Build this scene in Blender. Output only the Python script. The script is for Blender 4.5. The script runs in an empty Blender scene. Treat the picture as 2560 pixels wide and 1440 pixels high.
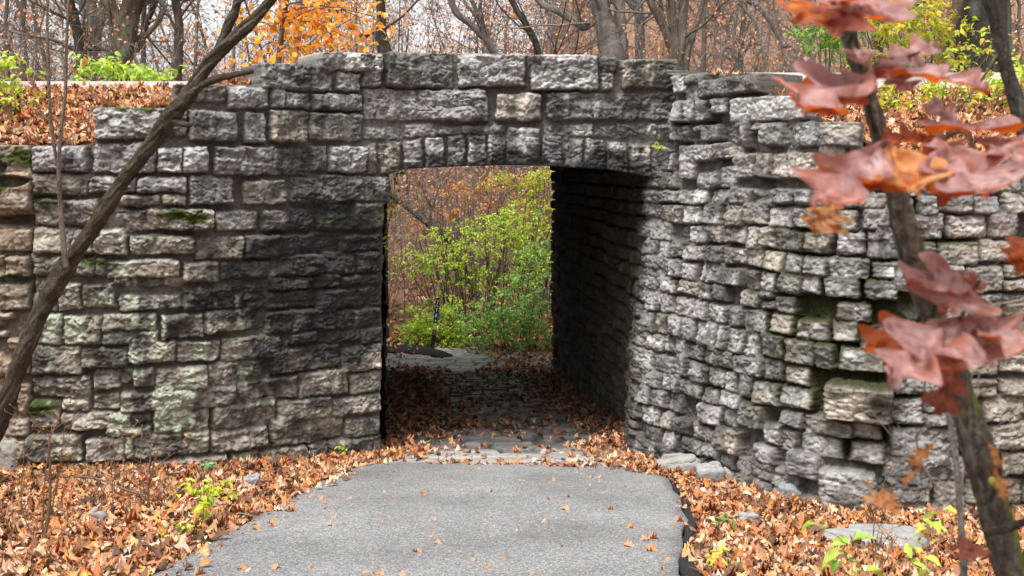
import bpy, math, random
import numpy as np
from mathutils import Vector, Matrix

sc = bpy.context.scene
COL = sc.collection
EYE = 3.6                     # eye height above datum; all heights below are given relative to the eye, then lifted
F = 2600.0                    # focal length in photo pixels (photo is 2560 wide, horizon at row 420)

# ------------------------------------------------------------------ camera, sky, sun, exposure
cam = bpy.data.cameras.new("camera")
cam_o = bpy.data.objects.new("camera", cam)
COL.objects.link(cam_o)
cam.sensor_width = 36.0
cam.lens = 36.0 * F / 2560.0
cam.shift_y = -300.0 / 2560.0
cam.clip_start = 0.05
cam.clip_end = 1000.0
cam_o.location = (0, 0, EYE)
cam_o.rotation_euler = (math.radians(90), 0, 0)
cam.dof.use_dof = True
cam.dof.focus_distance = 11.5
cam.dof.aperture_fstop = cam.lens / 1000.0 / 0.0078
sc.camera = cam_o

SUN_EL, SUN_ROT = math.radians(66), math.radians(215)
world = bpy.data.worlds.new("World")
sc.world = world
world.use_nodes = True
wn = world.node_tree
wn.nodes.clear()
sky = wn.nodes.new("ShaderNodeTexSky")
sky.sky_type = 'NISHITA'
sky.sun_disc = False
sky.sun_elevation = SUN_EL
sky.sun_rotation = SUN_ROT
sky.air_density = 1.0
sky.dust_density = 4.0
hs = wn.nodes.new("ShaderNodeHueSaturation")      # an overcast sky: nearly white
hs.inputs['Saturation'].default_value = 0.10
bg = wn.nodes.new("ShaderNodeBackground")
bg.inputs['Strength'].default_value = 0.15
wo = wn.nodes.new("ShaderNodeOutputWorld")
wn.links.new(sky.outputs[0], hs.inputs['Color'])
wn.links.new(hs.outputs[0], bg.inputs['Color'])
wn.links.new(bg.outputs[0], wo.inputs['Surface'])

sun = bpy.data.lights.new("sun", 'SUN')
sun.energy = 1.5
sun.angle = math.radians(18)
sun.color = (1.0, 0.96, 0.9)
sun_o = bpy.data.objects.new("sun", sun)
COL.objects.link(sun_o)
# sky sun_rotation is measured clockwise from +Y; the lamp must come from that same side
sd = Vector((math.sin(SUN_ROT) * math.cos(SUN_EL), math.cos(SUN_ROT) * math.cos(SUN_EL), math.sin(SUN_EL)))
sun_o.rotation_euler = sd.to_track_quat('Z', 'Y').to_euler()
sun_o.location = (-5, -8, 20)

sc.view_settings.view_transform = 'Standard'
sc.view_settings.look = 'None'
sc.view_settings.gamma = 1.0
sc.view_settings.exposure = 1.1
sc.cycles.max_bounces = 6
sc.cycles.diffuse_bounces = 3
sc.cycles.transparent_max_bounces = 8

# ------------------------------------------------------------------ numeric helpers
def rngf(seed):
    return np.random.default_rng(seed)

def hsh(ix, iy, seed):
    with np.errstate(over='ignore'):
        h = (ix.astype(np.int64) * 374761393 + iy.astype(np.int64) * 668265263 + seed * 974634777) & 0xFFFFFFFF
        h = ((h ^ (h >> 13)) * 1274126177) & 0xFFFFFFFF
        h = ((h ^ (h >> 16)) * 2246822519) & 0xFFFFFFFF
        h = h ^ (h >> 15)
    return (h & 0xFFFFFF) / float(0x1000000)

def vn(x, y, seed=0):
    x = np.asarray(x, float); y = np.asarray(y, float)
    ix = np.floor(x); iy = np.floor(y)
    fx = x - ix; fy = y - iy
    fx = fx * fx * (3 - 2 * fx); fy = fy * fy * (3 - 2 * fy)
    ix = ix.astype(np.int64); iy = iy.astype(np.int64)
    a = hsh(ix, iy, seed); b = hsh(ix + 1, iy, seed); c = hsh(ix, iy + 1, seed); d = hsh(ix + 1, iy + 1, seed)
    return (a * (1 - fx) + b * fx) * (1 - fy) + (c * (1 - fx) + d * fx) * fy

def fbm(x, y, seed=0, o=4):
    x = np.asarray(x, float); y = np.asarray(y, float)
    r = 0; a = 0.5; t = 0
    for i in range(o):
        r = r + a * vn(x, y, seed + i * 17); t += a
        x = x * 2.03 + 3.1; y = y * 2.03 + 1.7; a *= 0.5
    return r / t

def facet(x, y, cell, seed, k=0.4):
    """broken-rock facets: upper envelope of random tilted planes"""
    x = x / cell; y = y / cell
    ix = np.floor(x).astype(np.int64); iy = np.floor(y).astype(np.int64)
    best = np.full(x.shape, -9.0)
    for dx in (-1, 0, 1):
        for dy in (-1, 0, 1):
            cx, cy = ix + dx, iy + dy
            px = cx + hsh(cx, cy, seed); py = cy + hsh(cx, cy, seed + 1)
            ux, uy = x - px, y - py
            h = hsh(cx, cy, seed + 2) * 0.7 + (hsh(cx, cy, seed + 3) - .5) * 1.5 * ux + (hsh(cx, cy, seed + 4) - .5) * 1.5 * uy - k * (ux * ux + uy * uy)
            best = np.maximum(best, h)
    return best

def ss(a, b, x):
    t = np.clip((np.asarray(x, float) - a) / (b - a), 0, 1)
    return t * t * (3 - 2 * t)

def mixc(c, d, m):
    return c * (1 - m[..., None]) + np.asarray(d, float) * m[..., None]

def at(px, py, D):
    return np.array([(px - 1280.0) / F * D, D, EYE - (py - 420.0) / F * D])

# ------------------------------------------------------------------ mesh helpers
def link(o, parent=None):
    COL.objects.link(o)
    if parent is not None:
        o.parent = parent
    return o

def mk(name, V, faces, mat, parent=None, col=None, bk=None, smooth=True, off=None):
    """one mesh object; faces: list of (M,3)/(M,4) arrays; col: per-vertex rgb"""
    V = np.asarray(V, np.float32)
    if off is not None:
        V = V - np.asarray(off, np.float32)
    me = bpy.data.meshes.new(name)
    faces = [np.asarray(f, np.int32) for f in faces if len(f)]
    nl = sum(f.size for f in faces); nf = sum(len(f) for f in faces)
    me.vertices.add(len(V)); me.vertices.foreach_set('co', V.ravel())
    me.loops.add(nl); me.polygons.add(nf)
    me.loops.foreach_set('vertex_index', np.concatenate([f.ravel() for f in faces]))
    tot = np.concatenate([np.full(len(f), f.shape[1], np.int32) for f in faces])
    me.polygons.foreach_set('loop_start', np.concatenate([[0], np.cumsum(tot)[:-1]]).astype(np.int32))
    me.polygons.foreach_set('loop_total', tot)
    me.polygons.foreach_set('use_smooth', np.full(nf, smooth))
    if col is not None:
        a = me.attributes.new('col', 'FLOAT_COLOR', 'POINT')
        c = np.ones((len(V), 4), np.float32); c[:, :3] = np.asarray(col, np.float32)
        a.data.foreach_set('color', c.ravel())
    if bk is not None:
        a = me.attributes.new('bk', 'FLOAT_VECTOR', 'POINT')
        a.data.foreach_set('vector', np.asarray(bk, np.float32).ravel())
    me.update(calc_edges=True)
    me.validate()
    if mat:
        me.materials.append(mat)
    o = bpy.data.objects.new(name, me)
    return link(o, parent)

def empty(name, loc=(0, 0, 0)):
    o = bpy.data.objects.new(name, None)
    o.empty_display_size = 0.2
    o.location = loc
    return link(o)

def tag(o, label, cat=None, group=None, kind=None):
    o['label'] = label
    if cat: o['category'] = cat
    if group: o['group'] = group
    if kind: o['kind'] = kind
    return o

def grid_faces(nu, nv):
    i = np.arange(nu * nv).reshape(nu, nv)
    return np.stack([i[:-1, :-1], i[1:, :-1], i[1:, 1:], i[:-1, 1:]], -1).reshape(-1, 4)

# ------------------------------------------------------------------ materials
def new_mat(name):
    m = bpy.data.materials.new(name); m.use_nodes = True
    nt = m.node_tree; nt.nodes.clear()
    out = nt.nodes.new("ShaderNodeOutputMaterial")
    return m, nt, out

def N(nt, t, **kw):
    n = nt.nodes.new(t)
    for k, v in kw.items():
        if k in n.inputs: n.inputs[k].default_value = v
        else: setattr(n, k, v)
    return n

def col_mat(name, rough=0.9, spec=0.3, nscale=30.0, namp=0.35, bump=0.3, bscale=60.0, bdist=0.01, coord='Object', stretch=None, translucent=0.0, back=None, rgb=None):
    m, nt, out = new_mat(name)
    L = nt.links.new
    b = N(nt, "ShaderNodeBsdfPrincipled", Roughness=rough)
    b.inputs['Specular IOR Level'].default_value = spec
    if rgb is None:
        a = N(nt, "ShaderNodeAttribute", attribute_name='col'); base = a.outputs['Color']
    else:
        a = N(nt, "ShaderNodeRGB"); a.outputs[0].default_value = (*rgb, 1); base = a.outputs[0]
    if coord == 'bk':
        tc = N(nt, "ShaderNodeAttribute", attribute_name='bk'); vec = tc.outputs['Vector']
    else:
        tc = N(nt, "ShaderNodeTexCoord"); vec = tc.outputs[coord]
    if stretch:
        mp = N(nt, "ShaderNodeMapping"); mp.inputs['Scale'].default_value = stretch
        L(vec, mp.inputs['Vector']); vec = mp.outputs[0]
    if back is not None:
        g = N(nt, "ShaderNodeNewGeometry")
        mx = N(nt, "ShaderNodeMix", data_type='RGBA', blend_type='MIX')
        L(g.outputs['Backfacing'], mx.inputs[0]); L(base, mx.inputs[6]); mx.inputs[7].default_value = (*back, 1)
        base = mx.outputs[2]
    if namp > 0:
        n1 = N(nt, "ShaderNodeTexNoise", Scale=nscale, Detail=5.0, Roughness=0.65)
        L(vec, n1.inputs['Vector'])
        mr = N(nt, "ShaderNodeMapRange"); mr.inputs[1].default_value = 0.25; mr.inputs[2].default_value = 0.75
        mr.inputs[3].default_value = 1 - namp; mr.inputs[4].default_value = 1 + namp
        L(n1.outputs[0], mr.inputs[0])
        mu = N(nt, "ShaderNodeMix", data_type='RGBA', blend_type='MULTIPLY'); mu.inputs[0].default_value = 1
        L(base, mu.inputs[6]); L(mr.outputs[0], mu.inputs[7]); base = mu.outputs[2]
    L(base, b.inputs['Base Color'])
    if bump > 0:
        n2 = N(nt, "ShaderNodeTexNoise", Scale=bscale, Detail=6.0, Roughness=0.7)
        L(vec, n2.inputs['Vector'])
        bp = N(nt, "ShaderNodeBump", Strength=bump, Distance=bdist)
        L(n2.outputs[0], bp.inputs['Height']); L(bp.outputs[0], b.inputs['Normal'])
    if translucent > 0:
        t = N(nt, "ShaderNodeBsdfTranslucent"); L(base, t.inputs['Color'])
        ms = N(nt, "ShaderNodeMixShader"); ms.inputs[0].default_value = translucent
        L(b.outputs[0], ms.inputs[1]); L(t.outputs[0], ms.inputs[2]); L(ms.outputs[0], out.inputs[0])
    else:
        L(b.outputs[0], out.inputs[0])
    return m

M_STONE = col_mat("weathered_limestone", 0.92, 0.25, 34, 0.45, 0.45, 60, 0.02)
M_ROCK = col_mat("loose_rock", 0.9, 0.25, 18, 0.25, 0.5, 40, 0.01)
M_SOIL = col_mat("soil", 0.95, 0.2, 3, 0.5, 0.8, 12, 0.05)
M_BARK = col_mat("bark", 0.92, 0.2, 12, 0.75, 1.0, 22, 0.035, coord='bk', stretch=(6, 6, 6.0))
M_TWIG = col_mat("twig_bark", 0.9, 0.2, 3, 0.3, 0.0)
M_LEAF = col_mat("dry_leaf", 0.62, 0.4, 40, 0.18, 0.0, translucent=0.12)
M_GREEN = col_mat("green_leaf", 0.5, 0.4, 30, 0.15, 0.0, translucent=0.42)
M_OAK = col_mat("red_oak_leaf", 0.5, 0.4, 30, 0.35, 0.4, 40, 0.004, translucent=0.4, back=(0.62, 0.12, 0.012))
M_PLAIN = col_mat("painted_surface", 0.6, 0.3, 20, 0.08, 0.0)

def asphalt_mat(name, base, speck):
    m, nt, out = new_mat(name); L = nt.links.new
    b = N(nt, "ShaderNodeBsdfPrincipled", Roughness=0.93); b.inputs['Specular IOR Level'].default_value = 0.25
    tc = N(nt, "ShaderNodeTexCoord")
    v = N(nt, "ShaderNodeTexVoronoi", Scale=120.0); L(tc.outputs['Object'], v.inputs['Vector'])
    r = N(nt, "ShaderNodeSeparateColor"); L(v.outputs['Color'], r.inputs[0])
    cr = N(nt, "ShaderNodeValToRGB"); e = cr.color_ramp.elements
    e[0].position = 0.0; e[0].color = (*[c * 0.5 for c in base], 1)
    e[1].position = 1.0; e[1].color = (*speck, 1)
    x = e.new(0.45); x.color = (*base, 1)
    x = e.new(0.82); x.color = (*[c * 1.5 for c in base], 1)
    L(r.outputs[0], cr.inputs[0])
    n = N(nt, "ShaderNodeTexNoise", Scale=1.1, Detail=5.0); L(tc.outputs['Object'], n.inputs['Vector'])
    mr = N(nt, "ShaderNodeMapRange"); mr.inputs[1].default_value = 0.3; mr.inputs[2].default_value = 0.7; mr.inputs[3].default_value = 0.78; mr.inputs[4].default_value = 1.2
    L(n.outputs[0], mr.inputs[0])
    mu = N(nt, "ShaderNodeMix", data_type='RGBA', blend_type='MULTIPLY'); mu.inputs[0].default_value = 1
    L(cr.outputs[0], mu.inputs[6]); L(mr.outputs[0], mu.inputs[7])
    n3 = N(nt, "ShaderNodeTexNoise", Scale=3.2, Detail=8.0, Roughness=0.7, Distortion=1.2); L(tc.outputs['Object'], n3.inputs['Vector'])
    m3 = N(nt, "ShaderNodeMapRange"); m3.inputs[1].default_value = 0.54; m3.inputs[2].default_value = 0.68; m3.inputs[3].default_value = 0.0; m3.inputs[4].default_value = 0.45
    L(n3.outputs[0], m3.inputs[0])
    mx = N(nt, "ShaderNodeMix", data_type='RGBA', blend_type='MIX'); L(m3.outputs[0], mx.inputs[0]); L(mu.outputs[2], mx.inputs[6]); mx.inputs[7].default_value = (base[0] * .55, base[1] * .48, base[2] * .40, 1)
    L(mx.outputs[2], b.inputs['Base Color'])
    bp = N(nt, "ShaderNodeBump", Strength=0.7, Distance=0.006); L(v.outputs['Distance'], bp.inputs['Height']); L(bp.outputs[0], b.inputs['Normal'])
    L(b.outputs[0], out.inputs[0])
    return m
M_ASPH = asphalt_mat("worn_asphalt", (0.185, 0.185, 0.188), (0.44, 0.43, 0.39))
M_TAR = asphalt_mat("fresh_asphalt", (0.018, 0.017, 0.02), (0.05, 0.05, 0.055))

# ------------------------------------------------------------------ terrain
def AX(y):                      # tunnel axis, x as a function of y
    return 0.08 - 0.121 * (y - 12.0)

def G(x, y):                    # ground height relative to the eye
    x = np.asarray(x, float); y = np.asarray(y, float)
    g = np.where(y < 12, -1.45 - 0.154 * y, np.where(y < 19.6, -3.3 - 0.067 * (y - 12), -3.81))
    g = g - np.clip(0.12 * (x - 0.9), 0, 0.24) * ss(4, 8, y) * (1 - ss(11.6, 12.4, y))
    hill = np.clip(y - 24, 0, None) * (0.12 + 0.13 * ss(1, 10, x)) + 0.5 * (fbm(x * .12, y * .12, 5, 3) - .5) * ss(24, 30, y)
    m = ss(1.9, 3.3, np.abs(x - AX(y))) * (y > 19.3)
    e = 1.02 - (y - 19.4) * 0.75
    base = g + hill
    return np.where(y > 19.3, np.maximum(base, e * m + base * (1 - m)), base)

def gpix(px, py):               # photo pixel -> point on the front ground
    D = 8.0
    for _ in range(60):
        h = -G((px - 1280.) / F * D, D)
        D = 0.5 * D + 0.5 * (F * h / max(py - 420., 1))
    return np.array([(px - 1280.) / F * D, D, EYE + float(G((px - 1280.) / F * D, D))])

gx = np.concatenate([np.linspace(-90, -10, 30)[:-1], np.linspace(-10, 10, 161), np.linspace(10, 90, 30)[1:]])
gy = np.concatenate([np.linspace(-90, 2, 24)[:-1], np.linspace(2, 30, 225), np.linspace(30, 150, 80)[1:]])
X, Y = np.meshgrid(gx, gy, indexing='ij')
Zg = G(X, Y) + 0.05 * (fbm(X * 1.3, Y * 1.3, 3) - .5)
c = mixc(np.broadcast_to([0.075, 0.045, 0.025], X.shape + (3,)), (0.16, 0.085, 0.04), fbm(X * .8, Y * .8, 9))
c = mixc(c, (0.20, 0.115, 0.075), ss(23, 28, Y))
o = mk('ground', np.stack([X, Y, Zg + EYE - 0.03], -1).reshape(-1, 3), [grid_faces(*X.shape)], M_SOIL, col=c.reshape(-1, 3))
tag(o, 'brown leaf covered ground sloping down to the stone underpass', kind='structure')

# ------------------------------------------------------------------ masonry
def smooth_path(pts, it=3):
    p = np.array(pts, float)
    for _ in range(it):
        q = np.empty((2 * (len(p) - 1) + 2, 2)); q[0] = p[0]; q[-1] = p[-1]
        q[1:-1:2] = p[:-1] * .75 + p[1:] * .25; q[2:-1:2] = p[:-1] * .25 + p[1:] * .75
        p = q
    return p

class Path:
    def __init__(s, pts):
        s.p = smooth_path(pts)
        d = np.hypot(*np.diff(s.p, axis=0).T); s.s = np.concatenate([[0], np.cumsum(d)]); s.L = s.s[-1]
        t = np.linspace(0, s.L, 3000); xy = s.xy(t); s.t = t; s.pxs = 1280 + F * xy[:, 0] / xy[:, 1]
    def xy(s, t):
        return np.stack([np.interp(t, s.s, s.p[:, 0]), np.interp(t, s.s, s.p[:, 1])], -1)
    def nrm(s, t):
        a = s.xy(np.clip(t + .06, 0, s.L)) - s.xy(np.clip(t - .06, 0, s.L))
        n = np.stack([a[:, 1], -a[:, 0]], -1)
        return n / np.linalg.norm(n, axis=1, keepdims=True)
    def spx(s, px):
        return np.interp(px, s.pxs, s.t)
    def z(s, px, py):
        return -(np.asarray(py) - 420.) / F * s.xy(np.atleast_1d(s.spx(px)))[:, 1]

def courses(r, s0, s1, z0, z1, hr, wr, pr, gap=0.012, skip=0.0, gx=0.012):
    st = []; z = z0
    while z < z1:
        h = r.uniform(*hr); s = s0 - r.uniform(0, wr[0])
        while s < s1:
            w = r.uniform(*wr)
            if r.random() >= skip:
                a, b = r.uniform(-.012, .012, 2)
                if r.random() < 0.05 and h > .15:
                    zz = z + h * r.uniform(.4, .6)
                    st.append((box(s + gx, z + gap, s + w - gx, zz - gap / 2), r.uniform(*pr)))
                    st.append((box(s + gx, zz + gap / 2, s + w - gx, z + h - gap), r.uniform(*pr)))
                else:
                    st.append((box(s + gx, z + gap + a, s + w - gx, z + h - gap + b), r.uniform(*pr)))
            s += w
        z += h
    return st

def ov(p, t):
    a, b_, c, d = p.min(0), p.max(0), t.min(0), t.max(0)
    w = np.minimum(b_, d) - np.maximum(a, c)
    return w.min() > 0 and w.prod() / ((b_ - a).prod()) > .15

def box(a, b, c, d):
    return np.array([[a, b], [c, b], [c, d], [a, d]])

def masonry(path, s, z, stones, seed, edge=0.04, warp=0.016, rough=0.035, mortar=0.012, cell=0.11, undul=0.0, ks=0.28, flush=.05, chip=.022):
    """height of rock-faced stonework above the wall plane, and which stone is where"""
    S, Z = np.meshgrid(s, z, indexing='ij')
    Sw = S + warp * 2 * (fbm(S * 9, Z * 9, seed, 3) - .5) + .013 * (vn(S * 42, Z * 42, seed + 2) - .5)
    Zw = Z + warp * 2 * (fbm(S * 9, Z * 9, seed + 50, 3) - .5) + .013 * (vn(S * 42, Z * 42, seed + 52) - .5) + undul * (vn(S * 1.1, Z * 0.8, seed + 7) - .5)
    f1 = facet(Sw + .1 * fbm(Sw * 5, Zw * 5, seed + 3), Zw * 1.25, cell, seed + 5)
    f2 = facet(Sw, Zw * 1.4, cell * .36, seed + 15)
    strata = fbm(Sw * 3, Zw * 26, seed + 25, 3)
    fine = fbm(Sw * 38, Zw * 46, seed + 27, 3)
    crk = ss(.035, .0, np.abs(fbm(Sw * 5.5, Zw * 8, seed + 61, 3) - .5)) * .5
    R = -crk * .5 + (f1 - .45) * .7 + (f2 - .45) * .24 + (strata - .5) * ks + (fine - .5) * .42
    fl = ss(.42, .62, fbm(S * 1.7 + 9, Z * 2.6, seed + 41, 3))
    H = -.024 + flush * fl + mortar * ((fbm(S * 7, Z * 7, seed + 31) - .5) * 2 + 1.2 * (fbm(S * 40, Z * 40, seed + 33, 2) - .5)) 
    ID = np.full(S.shape, -1, np.int32); DI = np.zeros(S.shape)
    r = rngf(seed + 99)
    for k, (poly, prot) in enumerate(stones):
        lo, hi = poly.min(0) - .06, poly.max(0) + .06
        i0, i1 = np.searchsorted(s, [lo[0], hi[0]]); j0, j1 = np.searchsorted(z, [lo[1], hi[1]])
        if i1 <= i0 or j1 <= j0: continue
        sl = (slice(i0, i1), slice(j0, j1))
        a, b = Sw[sl], Zw[sl]
        c = poly.mean(0)
        acc = 0; kk = 130.0
        for e in range(len(poly)):
            p, q = poly[e], poly[(e + 1) % len(poly)]; t = q - p; t = t / (np.hypot(*t) + 1e-9)
            acc = acc + np.exp(-kk * np.clip(t[0] * (b - p[1]) - t[1] * (a - p[0]), -.4, .4))
        d = -np.log(acc) / kk + 0.005
        sz = min(hi[0] - lo[0], hi[1] - lo[1]) - .12
        t = np.clip(d / min(edge * r.uniform(.75, 1.35), max(sz * .5, .02)), 0, 1)
        prof = np.sqrt(1 - (1 - t) ** 2.4)
        h = prof * (prot + r.normal(0, .10) * (a - c[0]) + r.normal(-.02, .12) * (b - c[1]) + rough * r.uniform(.75, 1.3) * R[sl])
        w = (d > 0) & (h > H[sl])
        H[sl][w] = h[w]; ID[sl][w] = k; DI[sl][w] = d[w]
    return S, Z, H, ID, DI

def wall_mesh(path, s, z, H, keep, parts, names, mats, parent, col, batter, thick=0.5):
    """turn a height field into solid stonework; parts: int grid per cell"""
    ns, nz = H.shape
    xy = path.xy(s); n = path.nrm(s)
    off = H + batter
    V = np.empty((ns, nz, 3))
    V[..., 0] = xy[:, None, 0] + n[:, None, 0] * off
    V[..., 1] = xy[:, None, 1] + n[:, None, 1] * off
    V[..., 2] = z + EYE if z.ndim == 2 else (z + EYE)[None, :]
    B = V.copy()
    B[..., 0] = xy[:, None, 0] - n[:, None, 0] * thick
    B[..., 1] = xy[:, None, 1] - n[:, None, 1] * thick
    M2 = (V * 2 + B) / 3; M2[..., 2] += .012 * (vn(V[..., 0] * 9, V[..., 1] * 9, 3)[...] - .5)
    idx = np.arange(ns * nz).reshape(ns, nz)
    q = np.stack([idx[:-1, :-1], idx[1:, :-1], idx[1:, 1:], idx[:-1, 1:]], -1)
    kp = np.zeros((ns + 1, nz + 1), bool); kp[1:-1, 1:-1] = keep
    obs = []
    allV = np.concatenate([V.reshape(-1, 3), M2.reshape(-1, 3), B.reshape(-1, 3)]); n1 = ns * nz
    C = col.reshape(-1, 3); allC = np.concatenate([C, C, C])
    for p, nm in enumerate(names):
        m = keep & (parts == p)
        if not m.any(): continue
        fs = [q[m]]
        for (di, dj, a, b) in ((-1, 0, 3, 0), (1, 0, 1, 2), (0, -1, 0, 1), (0, 1, 2, 3)):
            nb = kp[1 + di:1 + di + keep.shape[0], 1 + dj:1 + dj + keep.shape[1]]
            e = m & ~nb
            A, Bq = q[e][:, a], q[e][:, b]
            fs.append(np.stack([Bq, A, A + n1, Bq + n1], -1)); fs.append(np.stack([Bq + n1, A + n1, A + 2 * n1, Bq + 2 * n1], -1))
        f = np.concatenate(fs)
        u, inv = np.unique(f, return_inverse=True)
        obs.append(mk(nm, allV[u], [inv.reshape(-1, 4)], mats, parent, allC[u]))
    return obs

def pxz(R, ox, oy, rects, path):
    """rectangles read off an enlarged crop -> rectangles on the wall"""
    out = []
    r = rngf(ox * 7 + oy + 3)
    for (x0, y0, x1, y1) in rects:
        a, b, c, d = ox + x0 / R, oy + y0 / R, ox + x1 / R, oy + y1 / R
        zc = path.z((a + c) / 2, np.array([d, b]))
        out.append((box(path.spx(a) + .001, zc[0] - .001, path.spx(c) - .001, zc[1] + .001), r.uniform(.06, .12)))
    return out

bridge = empty('stone_bridge', (0, 12, EYE - 3.3))
bridge_inv = -np.array(bridge.location)
tag(bridge, 'grey rock-faced stone bridge with a low arched underpass and stepped wing walls', 'bridge')

# --- left wing wall, spandrel and arch: one continuous face
LP = Path([(-5.35, 10.62), (-4.86, 10.6), (-3.9, 10.58), (-3.2, 10.82), (-2.2, 11.5), (-1.65, 11.9), (-1.3, 12.0), (0, 12.0), (1, 12.0), (1.99, 12.0)])
st = []
st += pxz(2.6667, 0, 0, [(1725,425,2205,600),(2230,485,2390,612),(2110,350,2545,478),(2400,470,2540,580),
 (1165,560,1500,680),(1515,580,1780,727),(1800,595,1890,725),(1895,620,2062,727),(2075,630,2402,737),
 (635,720,1112,930),(1118,740,1240,900),(1255,740,1575,942),(1610,752,1755,955),(1785,740,2042,947),(2055,755,2402,940),
 (240,975,600,1142),(630,955,1042,1152),(1050,990,1210,1150),(1216,980,1382,1152),(1420,985,2052,1167),(2070,970,2170,1142),(2178,975,2430,1152),
 (240,1160,610,1300),(620,1180,918,1282),(926,1180,1250,1282),(1262,1175,1547,1362),(1600,1205,1897,1362),(1928,1188,2402,1352),(2412,1186,2600,1340)], LP)
st += pxz(2.6667, 0, 450, [(240,130,690,300),(820,98,1070,172),(1076,100,1242,172),(765,195,1400,332),(1420,208,1712,337),(1740,193,2082,337),(2105,193,2337,332),(2348,188,2550,332),
 (240,318,500,482),(510,330,632,490),(640,330,852,492),(868,362,1290,492),(1297,375,1606,522),(1620,362,2262,502),(2268,362,2530,472),
 (240,505,440,632),(448,515,525,632),(530,518,642,632),(650,518,712,632),(716,528,1192,652),(1208,540,1447,682),(1458,538,1782,662),(1790,500,2127,632),(2142,478,2352,627),(2362,475,2525,617),
 (240,645,392,865),(400,678,562,862),(572,682,792,848),(806,760,1206,862),(1212,700,1612,862),(1620,690,1752,792),(1778,640,2252,717),(2262,630,2525,702),
 (1758,738,2092,850),(2098,714,2535,850),(1640,800,1750,852),
 (235,880,436,1092),(440,900,692,1092),(694,880,1052,1002),(700,1006,1060,1090),(1082,890,1352,1047),(1360,858,1747,1002),(1758,862,2222,1002),(2226,858,2530,972),
 (238,1100,562,1292),(566,1110,852,1242),(858,1072,1172,1212),(1177,1068,1452,1202),(1458,1038,1907,1192),(1912,1010,2092,1082),(2098,982,2392,1082),(2396,982,2545,1082),
 (234,1300,622,1440),(638,1250,812,1392),(817,1250,892,1352),(896,1240,1032,1372),(1036,1238,1372,1392),(1376,1198,1792,1352),(1797,1108,2247,1262),(2252,1098,2535,1262)], LP)
st += pxz(2.6667, 0, 900, [(1568,118,1962,262),(1968,66,2292,227),(2308,72,2535,212),(224,258,422,442),(428,238,616,330),(430,336,640,420),(638,220,812,322),(817,188,1562,322),
 (452,342,892,452),(896,348,1012,412),(1022,300,1387,472),(1408,278,1832,442),(1838,248,2187,392),(2192,228,2530,352),
 (722,438,1012,497),(1000,470,1392,622),(1396,448,1777,592),(1797,368,2272,542),(2282,378,2520,497),
 (214,478,562,662),(588,508,842,662),(845,500,900,642),(902,500,1004,642),(1718,578,2027,692),(2036,538,2162,652),(2168,508,2532,690),(214,676,1012,730),(1016,640,1500,730),(1520,600,1712,700)], LP)
R2 = pxz(2.6667, 800, 0, [(442,352,884,582),(915,362,1367,577),(1402,368,1850,602),(1874,385,1977,482),(1868,488,1958,602),(2004,398,2387,592),(2450,410,2500,492),
 (284,598,1116,806),(1168,624,1477,806),(1512,618,2362,802),
 (282,848,527,932),(562,828,782,912),(784,840,942,897),(944,835,1072,892),(1074,835,1230,892),(1488,828,1822,912),(1828,840,1962,912),(1968,828,2242,922),(2244,840,2352,932),
 (-10,1168,266,1342),(270,1176,474,1342),(-5,1350,185,1500),(192,1350,432,1500)], LP)
R2 = [(p, .03 if 10 <= i <= 18 else h) for i, (p, h) in enumerate(R2)]
st += R2
VX = [(290,300,378,376),(382,388,542,540),(546,556,682,692),(700,704,832,836),(846,850,966,970),(976,982,1112,1112),(1118,1120,1240,1246),(1244,1252,1472,1462),(1478,1470,1614,1616),(1622,1624,1756,1758),(1764,1766,1902,1902),(1908,1910,2052,2052),(2058,2060,2204,2202),(2210,2208,2352,2340)]
EXT = ([290, 540, 975, 1240, 1475, 1900, 2350], [962, 936, 900, 892, 896, 932, 985])
INT = ([300, 370, 690, 960, 1240, 1500, 1900, 2230, 2350], [1166, 1160, 1125, 1110, 1103, 1108, 1130, 1182, 1200])
first_v = len(st)
for i, (a, b, c, d) in enumerate(VX):
    ta, tc = np.interp([a, c], *EXT); bb, bd = np.interp([b, d], *INT)
    if i == 7: ta, tc = 846, 852
    pts = []
    for (x, y) in ((b, bb + 4), (d, bd + 4), (c, tc), (a, ta)):
        px, py = 800 + x / 2.6667, y / 2.6667
        pts.append((float(LP.spx(px)), float(LP.z(px, py)[0])))
    pts = np.array(pts); pts[[0, 3], 0] += .008; pts[[1, 2], 0] -= .008; pts[2:, 1] -= .006
    st.append((pts, .075 if i != 7 else .11))
base_st = list(st)
st = [q for q in courses(rngf(19), LP.spx(86), LP.spx(940), -3.4, .2, (.10, .16), (.14, .34), (.03, .06), .008, 0, .010) if not any(ov(q[0], p) for p, h in base_st)] + st
sa, sb = LP.spx(30), LP.spx(1690)
s = np.arange(sa, sb + .011, .0105); z = np.arange(-3.5, 1.42, .0105)
S, Z, H, ID, DI = masonry(LP, s, z, st, 11, edge=.045, warp=.022, rough=.095, flush=.035, mortar=.016, undul=.0)
XY = LP.xy(s); PX = (1280 + F * XY[:, 0] / XY[:, 1])[:, None] + 0 * Z; PY = 420 - Z * F / XY[:, 1][:, None]
cell = lambda A: (A[:-1, :-1] + A[1:, 1:]) / 2
cS, cZ, cX, cY = cell(S), cell(Z), cell(PX), cell(PY)
top = np.select([cX < 238, cX < 436, cX < 645, cX < 795, cX < 1305, cX < 1540], [363, 270, 212, 160, 133, 139], 149.0)
sof = np.interp(cX, [958, 975, 1008, 1059, 1160, 1265, 1362, 1512, 1636], [437, 435, 423, 419, 415, 412.5, 414, 422, 443])
jam = np.interp(cY, [300, 505, 512, 900, 1165], [976, 974, 959, 953, 944]) + 6 * (vn(cY / 26., cY * 0, 8) - .5)
keep = (cY > top) & ~((cX > jam) & (cY > sof)) & (cX > 86)
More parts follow.
